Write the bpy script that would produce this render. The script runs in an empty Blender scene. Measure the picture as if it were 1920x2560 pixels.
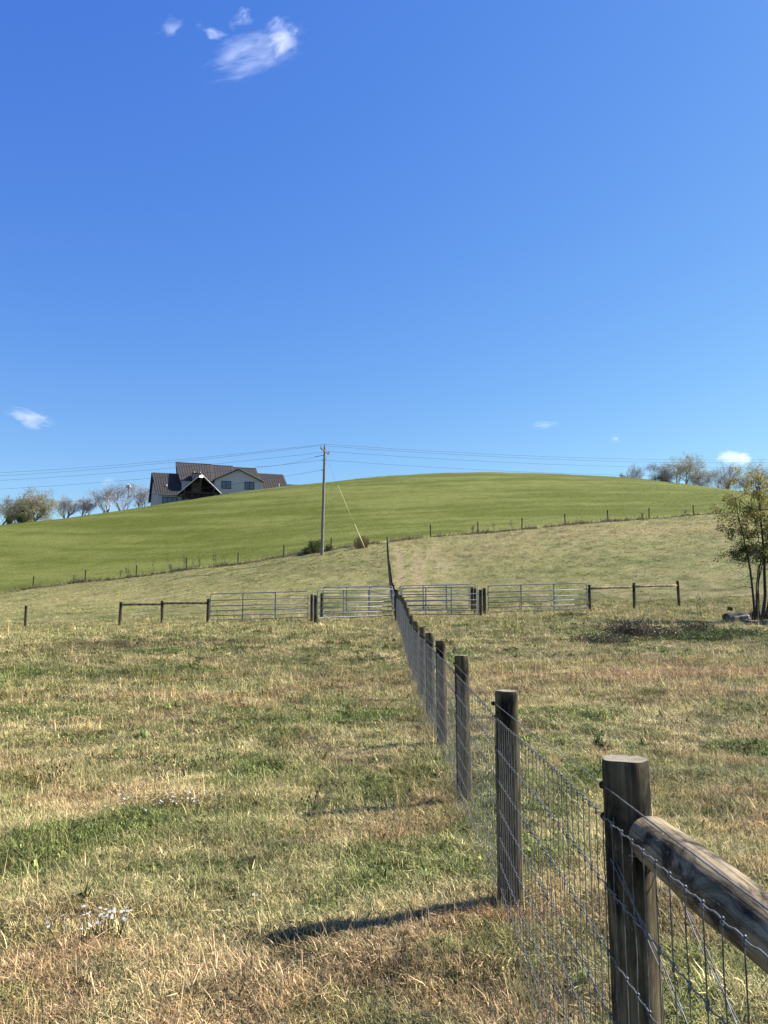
import bpy, math, random
import numpy as np
from mathutils import Vector, Matrix
random.seed(7); rng = np.random.default_rng(11)
sc = bpy.context.scene; C = sc.collection
# ---------------------------------------------------------------- camera, sky, sun
F = 1923.0; P = math.radians(7.5); H = 1.74
cam = bpy.data.objects.new('camera', bpy.data.cameras.new('camera')); C.objects.link(cam)
cam.location = (0, 0, H); cam.rotation_euler = (math.radians(90) + P, 0, 0)
cam.data.sensor_fit = 'VERTICAL'; cam.data.sensor_height = 24; cam.data.lens = 24 * F / 2560
cam.data.clip_start = .05; cam.data.clip_end = 9000
sc.camera = cam
SUN_EL = math.radians(43); SUN_AZ = math.radians(75)          # clockwise from +Y
w = bpy.data.worlds.new('World'); sc.world = w; w.use_nodes = True
wn = w.node_tree; bg = wn.nodes['Background']
sky = wn.nodes.new('ShaderNodeTexSky'); sky.sky_type = 'NISHITA'; sky.sun_disc = False
sky.sun_elevation = SUN_EL; sky.sun_rotation = SUN_AZ; sky.altitude = 300; sky.air_density = 1.0; sky.dust_density = .25; sky.ozone_density = 2.6
EXPO = 1.3; EG = 2 ** EXPO                              # a clear, deep blue autumn sky: per channel response of the sky light
sp_ = wn.nodes.new('ShaderNodeSeparateColor'); cb = wn.nodes.new('ShaderNodeCombineColor'); hs = wn.nodes.new('ShaderNodeHueSaturation'); hs.inputs['Saturation'].default_value = 1.12; wn.links.new(sky.outputs[0], hs.inputs['Color']); wn.links.new(hs.outputs[0], sp_.inputs[0])
for i_, (pw, k_) in enumerate(((1.16, 1.47), (1.0, 1.33), (.41, 1.13))):
    m0 = wn.nodes.new('ShaderNodeMath'); m0.operation = 'MULTIPLY'; m0.inputs[1].default_value = .12; wn.links.new(sp_.outputs[i_], m0.inputs[0])
    m1 = wn.nodes.new('ShaderNodeMath'); m1.operation = 'POWER'; m1.inputs[1].default_value = pw; wn.links.new(m0.outputs[0], m1.inputs[0])
    m2 = wn.nodes.new('ShaderNodeMath'); m2.operation = 'MULTIPLY'; m2.inputs[1].default_value = k_ / EG / .12; wn.links.new(m1.outputs[0], m2.inputs[0]); wn.links.new(m2.outputs[0], cb.inputs[i_])
wn.links.new(cb.outputs[0], bg.inputs[0]); bg.inputs[1].default_value = .12
sd = bpy.data.lights.new('sun', 'SUN'); sun = bpy.data.objects.new('sun', sd); C.objects.link(sun)
sd.energy = 5; sd.angle = math.radians(.53); sd.color = (1, .95, .87)
SV = Vector((math.sin(SUN_AZ) * math.cos(SUN_EL), math.cos(SUN_AZ) * math.cos(SUN_EL), math.sin(SUN_EL)))
sun.rotation_euler = SV.to_track_quat('Z', 'Y').to_euler(); sun.location = (60, 30, 60)
sc.view_settings.view_transform = 'Standard'; sc.view_settings.look = 'None'; sc.view_settings.exposure = EXPO; sc.view_settings.gamma = 1
sc.render.resolution_x = 768; sc.render.resolution_y = 1024

# ---------------------------------------------------------------- measuring: a pixel and a distance give a place
def ray(px, py, Y):
    dn = py - 1280
    d = (px - 960, F * math.cos(P) + dn * math.sin(P), F * math.sin(P) - dn * math.cos(P))
    t = Y / d[1]; return (d[0] * t, Y, H + d[2] * t)
A = [(.6, y, z) for y, z in [(-20,-.3),(-5,0),(2.3,.02),(4.4,.0),(6.8,.04),(9.3,.12),(14,.19),(16.5,.26),(19.4,.38),(21.6,.55),(25.7,.85),(31.8,1.15),(38,1.3)]]
A += [(-10,6,-.1),(12,6,.15),(-10,15,.1),(12,15,.4),(-12,27,.6),(13,27,1.1),(-30,15,-.5),(32,15,.8),(-30,-20,-1.5),(30,-20,.4),(0,57,3.7),(-60,40,0),(60,40,5)]
A += [ray(*a) for a in [(63,1568,42),(299,1566,41),(405,1561,40),(519,1559,38.5),(787,1556,37.5),(1211,1538,37.5),(1475,1527,38.5),(1586,1523,40),(1698,1515,42),(1900,1556,33)]]
HF = [(82,1472,77),(213,1455,77),(341,1443,77.5),(466,1424,77.5),(595,1411,78),(709,1392,78),(828,1375,78),(1077,1343,80),(1195,1334,81),(1305,1324,82),(1413,1313,83.5),(1520,1304,84.5),(1623,1297,86),(1734,1288,87.5),(1850,1281,89)]
HFX = [(-250,1510,76),(-60,1490,76.5)] + HF + [(2100,1262,92)]
A += [ray(*a) for a in HFX]
CR = [(-400,1352,112),(-200,1335,120),(0,1314,126),(120,1300,130),(240,1285,135),(370,1265,139),(520,1243,143),(650,1225,146),(760,1212,149),(850,1203,152),(1000,1190,156),(1150,1185,158),(1350,1186,158),(1500,1194,156),(1600,1202,154),(1700,1212,152),(1800,1225,150),(1920,1245,147),(2100,1276,143),(2300,1316,138)]
for c in CR:
    p = ray(*c); A.append(p)
    k = (p[1] + 40) / p[1]; A.append((p[0] * k, p[1] + 40, p[2] + 1.5))
    k = (p[1] + 100) / p[1]; A.append((p[0] * k, p[1] + 100, p[2] - 5))
A += [(-160,90,2),(160,90,14),(-200,200,5),(220,200,12),(-300,400,-15),(0,450,-10),(300,400,-15),(-150,0,-8),(150,0,2),(0,-80,-2),(-200,-80,-8),(200,-80,0)]
A = np.array(A); NA = len(A); S_ = 50.
def KK(r2): return .5 * r2 * np.log(r2 + 1e-9)
def _fit():
    X = A[:, :2] / S_; D = ((X[:, None] - X[None]) ** 2).sum(-1)
    M = np.zeros((NA + 3, NA + 3)); M[:NA, :NA] = KK(D) + 2e-4 * np.eye(NA); M[:NA, NA] = 1; M[:NA, NA + 1:] = X
    M[NA, :NA] = 1; M[NA + 1:, :NA] = X.T
    b = np.zeros(NA + 3); b[:NA] = A[:, 2]; return np.linalg.solve(M, b)
W_ = _fit()
LAT = rng.random((256, 256))
def vnoise(x, y):
    xi = np.floor(x).astype(int); yi = np.floor(y).astype(int); fx = x - xi; fy = y - yi
    fx = fx * fx * (3 - 2 * fx); fy = fy * fy * (3 - 2 * fy)
    a = LAT[xi & 255, yi & 255]; b = LAT[(xi + 1) & 255, yi & 255]; c = LAT[xi & 255, (yi + 1) & 255]; d = LAT[(xi + 1) & 255, (yi + 1) & 255]
    return (a * (1 - fx) + b * fx) * (1 - fy) + (c * (1 - fx) + d * fx) * fy
def fbm(x, y, o=4):
    r = 0; a = .5; t = 0
    for k in range(o):
        r = r + a * vnoise(x * 2 ** k + 17.3 * k, y * 2 ** k + 41.7 * k); t += a; a *= .5
    return r / t
def gz(x, y, bumps=True):
    x = np.asarray(x, float); y = np.asarray(y, float)
    xs = x / S_; ys = y / S_
    r = W_[NA] + W_[NA + 1] * xs + W_[NA + 2] * ys
    for i in range(NA): r = r + W_[i] * KK((xs - A[i, 0] / S_) ** 2 + (ys - A[i, 1] / S_) ** 2)
    d = np.hypot(x, y - 60); k = np.clip((d - 320) / 500, 0, 1); k = k * k * (3 - 2 * k)
    r = r * (1 - k) + (-22) * k
    if bumps:
        m = np.clip((95 - y) / 20, 0, 1)
        hb = np.clip((y - 82) / 12, 0, 1) * np.clip((260 - np.hypot(x, y)) / 40, 0, 1)
        r = r + hb * (.55 * (fbm(x * .07 + 4, y * .10, 2) - .5) + .16 * (fbm(x * .4, y * .55 + 8, 3) - .5))
        r = r + (.15 * (fbm(x * 1.9, y * 1.9, 3) - .5) + .14 * (fbm(x * .35 + 9, y * .35, 2) - .5)) * m * np.clip(np.hypot(x, y) / 3, .3, 1)
    return r
def g1(x, y): return float(gz(np.array([x]), np.array([y]))[0])
def place(px, Y):                                   # ground point in the direction of a column, at distance Y
    x = (px - 960) / F * Y
    for _ in range(4):
        z = g1(x, Y); x = (px - 960) / F * (Y * math.cos(P) + (z - H) * math.sin(P))
    return Vector((x, Y, g1(x, Y)))
def hit(px, py, y0=2.5, y1=170):                     # first ground point seen at a pixel
    Y = np.concatenate([np.linspace(y0, 12, 80), np.linspace(12.1, y1, 420)])
    dn = py - 1280; dy = F * math.cos(P) + dn * math.sin(P)
    X = (px - 960) / dy * Y; Z = H + (F * math.sin(P) - dn * math.cos(P)) / dy * Y
    G = gz(X, Y, False); i = int(np.argmax(G > Z))
    return float(X[i]), float(Y[i])
hfx = np.array([ray(*a)[:2] for a in HFX])
def fence_y(x): return np.interp(x, hfx[:, 0], hfx[:, 1])

# ---------------------------------------------------------------- materials
def mat(name): 
    m = bpy.data.materials.new(name); m.use_nodes = True; nt = m.node_tree
    return m, nt, nt.nodes['Principled BSDF']
def nd(nt, t, **kw):
    n = nt.nodes.new(t)
    for k, v in kw.items():
        if k in ('operation', 'blend_type', 'data_type', 'attribute_type', 'attribute_name', 'wave_type', 'bands_direction', 'feature', 'noise_dimensions'): setattr(n, k, v)
        else: n.inputs[k.replace('_', ' ')].default_value = v
    return n
def ramp(nt, src, stops):
    r = nt.nodes.new('ShaderNodeValToRGB'); nt.links.new(src, r.inputs[0]); e = r.color_ramp.elements
    while len(e) < len(stops): e.new(.5)
    for i, (p, c) in enumerate(stops): e[i].position = p; e[i].color = (*c, 1) if len(c) == 3 else c
    return r.outputs[0]
def coords(nt, scale, kind='Object'):
    tc = nt.nodes.new('ShaderNodeTexCoord'); mp = nt.nodes.new('ShaderNodeMapping'); mp.inputs['Scale'].default_value = scale
    nt.links.new(tc.outputs[kind], mp.inputs[0]); return mp.outputs[0]
def noise(nt, vec, scale, detail=4, rough=.6, dist=0):
    n = nt.nodes.new('ShaderNodeTexNoise'); n.inputs['Scale'].default_value = scale; n.inputs['Detail'].default_value = detail
    n.inputs['Roughness'].default_value = rough; n.inputs['Distortion'].default_value = dist
    if vec: nt.links.new(vec, n.inputs['Vector'])
    return n.outputs[0]
def mixc(nt, fac, a, b, mode='MIX'):
    m = nt.nodes.new('ShaderNodeMix'); m.data_type = 'RGBA'; m.blend_type = mode
    for s, v in ((0, fac), (6, a), (7, b)):
        if hasattr(v, 'links') or hasattr(v, 'is_linked'): nt.links.new(v, m.inputs[s])
        else: m.inputs[s].default_value = v if s == 0 else (*v, 1)
    return m.outputs[2]
def bump(nt, b, h, st, dist=.01):
    n = nt.nodes.new('ShaderNodeBump'); n.inputs['Strength'].default_value = st; n.inputs['Distance'].default_value = dist
    nt.links.new(h, n.inputs['Height']); nt.links.new(n.outputs[0], b.inputs['Normal'])
AK = .70
def dim(c): return tuple(x * AK for x in c)
def simple(name, col, rough=.6, metal=0, var=.25, sc_=8, bumpst=0):
    col = dim(col)
    m, nt, b = mat(name); v = coords(nt, (1, 1, 1)); n = noise(nt, v, sc_)
    c = ramp(nt, n, [(.3, tuple(x * (1 - var) for x in col)), (.7, tuple(min(1, x * (1 + var)) for x in col))])
    nt.links.new(c, b.inputs['Base Color']); b.inputs['Roughness'].default_value = rough; b.inputs['Metallic'].default_value = metal
    if bumpst: bump(nt, b, n, bumpst)
    return m
def wood_post(name, light, dark, k=.5, ax=2, blot=(8, 2.0)):
    light = dim(light); dark = dim(dark)
    def sc3(across, along): q = [across] * 3; q[ax] = along; return tuple(q)
    m, nt, b = mat(name)
    v = coords(nt, sc3(30, 1.6)); n = noise(nt, v, 1.0, 7, .7, .5)
    v2 = coords(nt, sc3(*blot)); n2 = noise(nt, v2, 1.0, 5, .65, .8)
    c = ramp(nt, n, [(.28, tuple(x * .55 for x in light)), (.48, light), (.72, tuple(min(1, x * 1.25) for x in light))])
    f = ramp(nt, n2, [(k - .06, (0, 0, 0)), (k + .12, (1, 1, 1))])
    c = mixc(nt, f, c, dark)
    v3 = coords(nt, sc3(60, 16)); n3 = noise(nt, v3, 1.0, 3)
    f3 = ramp(nt, n3, [(.68, (0, 0, 0)), (.72, (1, 1, 1))])
    c = mixc(nt, f3, c, tuple(x * 1.3 for x in light))
    # drying cracks: long narrow splits
    v4 = coords(nt, sc3(34, .8)); n4 = noise(nt, v4, 1.0, 2, .5, .3)
    f4 = ramp(nt, n4, [(.47, (0, 0, 0)), (.495, (1, 1, 1)), (.515, (1, 1, 1)), (.54, (0, 0, 0))])
    g = nt.nodes.new('ShaderNodeMath'); g.operation = 'MULTIPLY'; g.inputs[1].default_value = .55; nt.links.new(f4, g.inputs[0])
    c = mixc(nt, g.outputs[0], c, (.03, .025, .018))
    nt.links.new(c, b.inputs['Base Color']); b.inputs['Roughness'].default_value = .88; b.inputs['Specular IOR Level'].default_value = .2
    bump(nt, b, n, .6, .006); return m
M = {}
M['post'] = wood_post('weathered_post_wood', (.22, .175, .095), (.009, .007, .005), .47)
M['far_post'] = wood_post('weathered_far_post_wood', (.15, .12, .075), (.014, .011, .007), .46)
M['rail'] = wood_post('peeled_rail_wood', (.40, .315, .19), (.030, .022, .014), .51, 0, (11, 5))
M['post_end'] = simple('sawn_post_end', (.26, .22, .15), .9, 0, .35, 30)
M['dark_wood'] = simple('dark_creosoted_wood', (.035, .028, .022), .85, 0, .5, 12, .4)
M['wire'] = simple('galvanised_wire', (.20, .205, .21), .5, .35, .5, 40)
M['staple'] = simple('blackened_staple', (.03, .03, .035), .5, .6, .2, 40)
M['pipe'] = simple('galvanised_gate_pipe', (.27, .28, .30), .6, .15, .25, 6)
M['pole'] = wood_post('grey_pole_wood', (.30, .27, .23), (.12, .10, .085), .6)
M['arm'] = simple('crossarm_wood', (.14, .10, .075), .8, 0, .3, 5)
M['ceramic'] = simple('grey_ceramic', (.12, .11, .11), .3)
M['cable'] = simple('weathered_cable', (.03, .035, .045), .8, 0)
M['guard'] = simple('yellow_plastic_guard', (.72, .66, .22), .5, 0, .08)
M['guy'] = simple('guy_wire_steel', (.35, .4, .45), .4, .6)
M['rock'] = simple('grey_fieldstone', (.13, .12, .11), .9, 0, .7, 4, .8)
M['log'] = simple('rotting_log_bark', (.05, .042, .035), .95, 0, .6, 9, .9)
M['orange'] = simple('orange_marking_paint', (.62, .13, .07), .7, 0, .3, 30)
def bark(name, col): return simple(name, col, .9, 0, .35, 6, .5)
M['bark_dark'] = bark('dark_bark', (.045, .036, .030)); M['bark_grey'] = bark('grey_bark', (.42, .38, .36)); M['bark_mid'] = bark('brown_bark', (.11, .09, .075))
def leafmat(name, cols, tr=.35, rough=.55):
    m, nt, b = mat(name)
    a = nt.nodes.new('ShaderNodeAttribute'); a.attribute_name = 'rnd'
    cols = [dim(q) for q in cols]; n = len(cols); c = ramp(nt, a.outputs['Fac'], [((i + .5) / n, col) for i, col in enumerate(cols)])
    nt.links.new(c, b.inputs['Base Color']); b.inputs['Roughness'].default_value = rough; b.inputs['Specular IOR Level'].default_value = .3
    t = nt.nodes.new('ShaderNodeBsdfTranslucent'); nt.links.new(c, t.inputs[0]); mx = nt.nodes.new('ShaderNodeMixShader'); mx.inputs[0].default_value = tr
    nt.links.new(b.outputs[0], mx.inputs[1]); nt.links.new(t.outputs[0], mx.inputs[2]); nt.links.new(mx.outputs[0], nt.nodes['Material Output'].inputs[0])
    return m
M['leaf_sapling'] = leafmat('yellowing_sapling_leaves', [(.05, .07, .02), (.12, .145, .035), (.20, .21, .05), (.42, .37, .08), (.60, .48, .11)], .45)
M['leaf_olive'] = leafmat('olive_autumn_leaves', [(.26, .26, .09), (.46, .42, .14), (.52, .44, .18), (.36, .35, .15)], .45)
M['leaf_rust'] = leafmat('rusty_leaves', [(.25, .13, .07), (.33, .20, .10), (.2, .14, .08)])
M['leaf_grey'] = leafmat('grey_green_leaves', [(.24, .24, .17), (.34, .32, .22), (.18, .19, .12)], .45)
M['weed_dark'] = leafmat('dark_dead_weed', [(.06, .045, .035), (.13, .095, .065), (.22, .165, .11), (.09, .10, .04)], .2)
M['weed_brown'] = leafmat('brown_weed', [(.20, .14, .09), (.34, .25, .15), (.15, .14, .07), (.50, .42, .26)], .2)
M['weed_mix'] = leafmat('mixed_bramble', [(.08, .09, .03), (.11, .08, .055), (.17, .18, .07), (.20, .15, .09), (.06, .07, .03)], .2)
M['weed_green'] = leafmat('green_weed', [(.06, .09, .025), (.10, .15, .035), (.14, .18, .05), (.05, .06, .02)])
M['petal'] = leafmat('white_petals', [(.62, .62, .58), (.72, .72, .68)], .3)
M['reed'] = leafmat('rusty_reed_stalks', [(.28, .18, .09), (.38, .25, .12), (.22, .22, .08), (.16, .17, .06)], .2)
# ground: colour from the 'tint' attribute broken up by fine noise
def ground_mat(name, k, fine):
    m, nt, b = mat(name)
    a = nt.nodes.new('ShaderNodeAttribute'); a.attribute_name = 'tint'
    v = coords(nt, (1, 1, 1)); n = noise(nt, v, fine, 8, .72)
    g = ramp(nt, n, [(.30, (.35 * k, .33 * k, .30 * k)), (.5, (.85 * k, .85 * k, .85 * k)), (.70, (1.35 * k, 1.33 * k, 1.25 * k))])
    c = mixc(nt, 1.0, a.outputs['Color'], g, 'MULTIPLY')
    nt.links.new(c, b.inputs['Base Color']); b.inputs['Roughness'].default_value = .95; b.inputs['Specular IOR Level'].default_value = .1
    bump(nt, b, n, .9, .05); return m
M['ground'] = ground_mat('pasture_turf', .30, 24)
M['hill'] = ground_mat('mown_hay_turf', .95, 5)
def blade_mat(name, tr=.3):
    m, nt, b = mat(name)
    a = nt.nodes.new('ShaderNodeAttribute'); a.attribute_type = 'INSTANCER'; a.attribute_name = 'tint'
    r = nt.nodes.new('ShaderNodeAttribute'); r.attribute_name = 'rnd'
    g = ramp(nt, r.outputs['Fac'], [(.0, (.10, .13, .08)), (.35, (.5, .6, .42)), (.55, (1.05, 1.08, .92)), (.8, (1.55, 1.46, 1.25)), (1, (2.2, 2.05, 1.85))])
    c = mixc(nt, 1.0, a.outputs['Color'], g, 'MULTIPLY')
    nt.links.new(c, b.inputs['Base Color']); b.inputs['Roughness'].default_value = .6; b.inputs['Specular IOR Level'].default_value = .25
    t = nt.nodes.new('ShaderNodeBsdfTranslucent'); nt.links.new(c, t.inputs[0]); mx = nt.nodes.new('ShaderNodeMixShader'); mx.inputs[0].default_value = tr
    nt.links.new(b.outputs[0], mx.inputs[1]); nt.links.new(t.outputs[0], mx.inputs[2]); nt.links.new(mx.outputs[0], nt.nodes['Material Output'].inputs[0])
    return m
M['blade'] = blade_mat('grass_blade', .14)

# ---------------------------------------------------------------- mesh helpers
def frame(d):
    d = d.normalized(); u = d.cross(Vector((0, 0, 1)) if abs(d.z) < .9 else Vector((1, 0, 0))).normalized(); return u, d.cross(u)
class MB:
    def __init__(s): s.v = []; s.f = []; s.m = []; s.r = []; s.mi = 0
    def add(s, vs, fs, rnd=None):
        o = len(s.v); s.v += [tuple(p) for p in vs]; s.f += [tuple(i + o for i in f) for f in fs]; s.m += [s.mi] * len(fs)
        s.r += [random.random() if rnd is None else rnd] * len(vs)
    def box(s, lo, hi, T=None):
        x0, y0, z0 = lo; x1, y1, z1 = hi
        vs = [Vector(p) for p in ((x0,y0,z0),(x1,y0,z0),(x1,y1,z0),(x0,y1,z0),(x0,y0,z1),(x1,y0,z1),(x1,y1,z1),(x0,y1,z1))]
        if T: vs = [T @ p for p in vs]
        s.add(vs, [(3,2,1,0),(4,5,6,7),(0,1,5,4),(1,2,6,5),(2,3,7,6),(3,0,4,7)])
    def tube(s, pts, rad, n=8, cap=True, jit=0, rnd=None):
        pts = [Vector(p) for p in pts]; k = len(pts)
        if not hasattr(rad, '__len__'): rad = [rad] * k
        vs = []; 
        u, w2 = frame(pts[min(1, k - 1)] - pts[0])
        for i, p in enumerate(pts):
            d = (pts[min(i + 1, k - 1)] - pts[max(i - 1, 0)])
            if d.length < 1e-9: d = Vector((0, 0, 1))
            d.normalize(); u = (u - d * u.dot(d)); u = u.normalized() if u.length > 1e-6 else frame(d)[0]; w2 = d.cross(u)
            for j in range(n):
                a = 2 * math.pi * j / n; r = rad[i] * (1 + jit * (random.random() - .5))
                vs.append(p + u * (math.cos(a) * r) + w2 * (math.sin(a) * r))
        fs = [(i*n+j, i*n+(j+1)%n, (i+1)*n+(j+1)%n, (i+1)*n+j) for i in range(k-1) for j in range(n)]
        if cap: fs += [tuple(range(n))[::-1], tuple(range((k-1)*n, k*n))]
        s.add(vs, fs, rnd)
    def slab(s, poly, th):                            # polygon given thickness along its normal
        poly = [Vector(p) for p in poly]; nrm = (poly[1]-poly[0]).cross(poly[2]-poly[0]).normalized(); n = len(poly)
        vs = poly + [p - nrm * th for p in poly]
        s.add(vs, [tuple(range(n)), tuple(range(2*n-1, n-1, -1))] + [(i, i+n, (i+1)%n+n, (i+1)%n) for i in range(n)])
    def leaf(s, p, d, L, wd, up=None, rnd=None, fold=.25):
        d = d.normalized(); u, v = frame(d); a = random.random() * 6.28 if up is None else up
        q = u * math.cos(a) + v * math.sin(a); nn = d.cross(q)
        s.add([p, p + d*L*.45 + q*wd*.5 + nn*wd*fold, p + d*L, p + d*L*.45 - q*wd*.5 + nn*wd*fold, p + d*L*.5], [(0,1,4),(1,2,4),(2,3,4),(3,0,4)], rnd)
    def build(s, name, mats, parent=None, smooth=False):
        me = bpy.data.meshes.new(name); me.from_pydata(s.v, [], s.f)
        mats = mats if isinstance(mats, (list, tuple)) else [mats]
        for m in mats: me.materials.append(m)
        if len(mats) > 1: me.polygons.foreach_set('material_index', s.m)
        at = me.attributes.new('rnd', 'FLOAT', 'POINT'); at.data.foreach_set('value', s.r)
        if smooth: me.polygons.foreach_set('use_smooth', [True] * len(me.polygons))
        me.update(); o = bpy.data.objects.new(name, me); C.objects.link(o)
        if parent: o.parent = parent
        return o
def tag(o, label=None, cat=None, group=None, kind=None):
    if label: o['label'] = label
    if cat: o['category'] = cat
    if group: o['group'] = group
    if kind: o['kind'] = kind
    return o
def empty(name, loc, label, cat, group=None, rz=0):
    o = bpy.data.objects.new(name, None); C.objects.link(o); o.location = loc; o.rotation_euler = (0, 0, rz); o.empty_display_size = .2
    return tag(o, label, cat, group)
def copy_tree(o, parent=None, top=True):
    c = o.copy(); C.objects.link(c); c.parent = parent
    for ch in o.children: copy_tree(ch, c)
    return c

# ---------------------------------------------------------------- ground colours
STRAW = np.array([.66, .545, .30]); GREEN = np.array([.225, .265, .075]); PINK = np.array([.58, .335, .22]); DARK = np.array([.10, .095, .05]); OLIVE = np.array([.60, .565, .225])
HILL = np.array([.14, .165, .022]); HILL2 = np.array([.225, .248, .06])
# patches: pixel they are seen at, half sizes in metres, amounts (green, pink, dark)
PT = [((60,1640),7,1.3,(.9,0,.1)),((260,1612),5,1.6,(.2,.3,.55)),((520,1612),5,1.5,(.1,.2,.35)),((350,1690),5,1.5,(.8,0,.25)),((100,1700),4,1.5,(1,0,.2)),((700,1600),4,1,(.4,0,.1)),
 ((620,1680),2.5,.8,(.7,0,.35)),((760,1720),2,.7,(.2,.2,.4)),((480,1860),1.2,.5,(1,0,.35)),((860,1800),1.3,.8,(.8,0,.2)),((690,1860),1,.5,(.4,.1,.4)),((130,1830),1.5,.6,(-.4,.5,0)),
 ((60,2210),.5,.35,(1,0,.4)),((130,2330),.45,.3,(.9,0,.4)),((600,2110),.8,.4,(.5,0,.15)),((560,2180),.6,.3,(.8,0,.1)),((250,2080),.6,.35,(.6,0,.2)),((900,1980),.7,.4,(.4,0,.25)),
 ((350,2450),1.1,.35,(-.7,.9,0)),((750,2440),1.0,.3,(-.6,.8,0)),((1050,2420),.6,.35,(-.5,.8,.1)),((200,2500),.6,.25,(-.3,.6,.1)),((60,2520),.35,.25,(.6,0,.3)),((300,1990),1,.3,(-.5,.4,0)),
 ((900,2250),.7,.3,(.6,0,.1)),((520,2260),.8,.25,(-.4,.5,0)),((1000,2100),.6,.4,(-.4,.5,0)),((450,1750),1.5,.5,(-.2,.2,0)),
 ((1450,1580),3,.8,(.3,0,.1)),((1300,1620),3,1,(-.2,0,0)),((1350,1790),.8,.4,(.9,0,.2)),((1500,1810),.7,.3,(.7,0,.15)),((1450,1760),.9,.3,(-.5,.6,0)),((1330,1700),1.5,.8,(-.4,.5,.05)),
 ((1650,1700),3.2,1,(-.4,.8,0)),((1800,1740),2,.7,(-.3,.6,.05)),((1500,1660),3,1,(0,.5,.1)),((1700,1900),.8,.5,(.5,0,.25)),((1850,1950),.7,.5,(.8,0,.2)),((1600,1960),.6,.4,(.4,.1,.2)),
 ((1800,2080),.5,.3,(.7,0,.3)),((1880,1840),.8,.3,(-.3,.4,0)),((1720,1580),2.5,1.3,(.9,-.3,.05)),((1800,1600),3,.8,(.8,-.3,.1)),((1560,1570),3,.9,(.2,.2,.6)),((1400,2300),.3,.25,(.5,0,.1)),((1700,2300),.4,.4,(.8,0,.1)),
 ((640,1525),6,1.0,(.9,0,0)),((300,1530),5,1.2,(.6,0,0)),((900,1500),5,2,(.4,0,0)),((1350,1500),7,2.5,(.7,0,0)),((1300,1478),5,2,(.2,0,0)),((50,1560),5,.8,(.6,0,0)),((1000,1580),4,1.5,(-.2,0,0)),((900,1690),1.2,.8,(.2,.2,.3)),
 ((1000,1440),.55,13,(-2.4,0,-.8)),((1055,1440),.55,13,(-2.4,0,-.8)),((1095,1400),.6,9,(-1.8,0,-.6)),((600,1450),8,5,(.3,0,.05)),((1500,1330),20,4,(-.3,.25,.1)),((1650,1400),12,5,(.6,0,.05)),((1200,1380),8,3,(-.2,.2,.1)),((200,1500),12,5,(-.2,.1,0)),((750,1425),12,3,(.2,.1,.2)),((1300,1440),8,5,(.4,0,0))]
PT = [(hit(*p[0]), p[1], p[2], p[3]) for p in PT]
def albedo(x, y, jitter=0):
    up0 = np.clip((y - 42) / 12, 0, 1)
    wx = x + 2.6 * (fbm(x * .4 + 5, y * .4) - .5) + .9 * (fbm(x * 1.9 + 25, y * 1.9) - .5); wy = y + 2.6 * (fbm(x * .4 + 55, y * .4 + 9) - .5) + .9 * (fbm(x * 1.9 + 95, y * 1.9 + 9) - .5)
    g = .40 + .12 * np.clip(1 - np.abs(y - 12) / 8, 0, 1) * (x < 1) + 1.7 * (fbm(wx * 1.1, wy * 1.05 + 30, 4) - .47) + 1.9 * (fbm(wx * 2.6, wy * 2.9, 3) - .5)
    g = g * (1 - .45 * up0) - .05 * up0
    pk = .05 + 2.2 * (fbm(wx * .9 + 80, wy * .9 + 12, 4) - .48) + .9 * (fbm(x * 2.9 + 3, y * 3.1 + 7, 3) - .5)
    dk = 1.8 * (fbm(wx * 1.3 + 33, wy * 1.4 + 66, 4) - .54) + 1.5 * (fbm(x * 4.3, y * 5.1, 3) - .58)
    near = np.clip((30 - y) / 15, 0, 1); pk = pk * (.35 + .65 * near)
    up = np.clip((y - 40) / 14, 0, 1)
    g = g + .15 * up
    for (cx, cy), rx, ry, (a, b, c) in PT:
        rx = rx * .8; ex = np.exp(-(((wx - cx) / rx) ** 2 + ((wy - cy) / ry) ** 2)); g = g + a * (.85 if a < 0 else .5) * ex; pk = pk + b * 1.3 * ex; dk = dk + c * 1.2 * ex
    if jitter:
        g = g + rng.normal(0, jitter, x.shape); pk = pk + rng.normal(0, jitter * .6, x.shape); dk = dk + rng.normal(0, jitter * .5, x.shape)
    pale = np.clip(-1.4 * g, 0, 1)[..., None]; g = np.clip(g, 0, 1)[..., None]; pk = np.clip(pk, 0, 1)[..., None] * (1 - pale); dk = np.clip(dk, 0, .75)[..., None]
    um = up[..., None] * .75 * (1 - pale); base = STRAW * (1 - um) + OLIVE * um
    c = base * (1 - g) + GREEN * g; c = c * (1 - pk * .65) + PINK * pk * .65; c = c * (1 - dk) + DARK * dk
    # the hay hill beyond its fence: mown along the contour
    s = y + .22 * x - .0025 * x * x
    st = fbm(x * .035 + 3, s * .9, 4); st2 = fbm(x * .05, s * .22 + 70, 3); st3 = fbm(x * .3, s * 2.6 + 20, 3)
    k = np.clip(.42 + 2.2 * (st - .5) + 1.8 * (st2 - .5) + 1.6 * (st3 - .5) + 1.4 * (fbm(x * .12, y * .12 + 5, 3) - .5), 0, 1)[..., None]
    hc = HILL * (1 - k) + HILL2 * k
    t = 1 / (1 + np.exp(-(y - fence_y(x) - .6) * 2.5)); t = t[..., None]
    return (c * (1 - t) + hc * t) * AK

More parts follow.
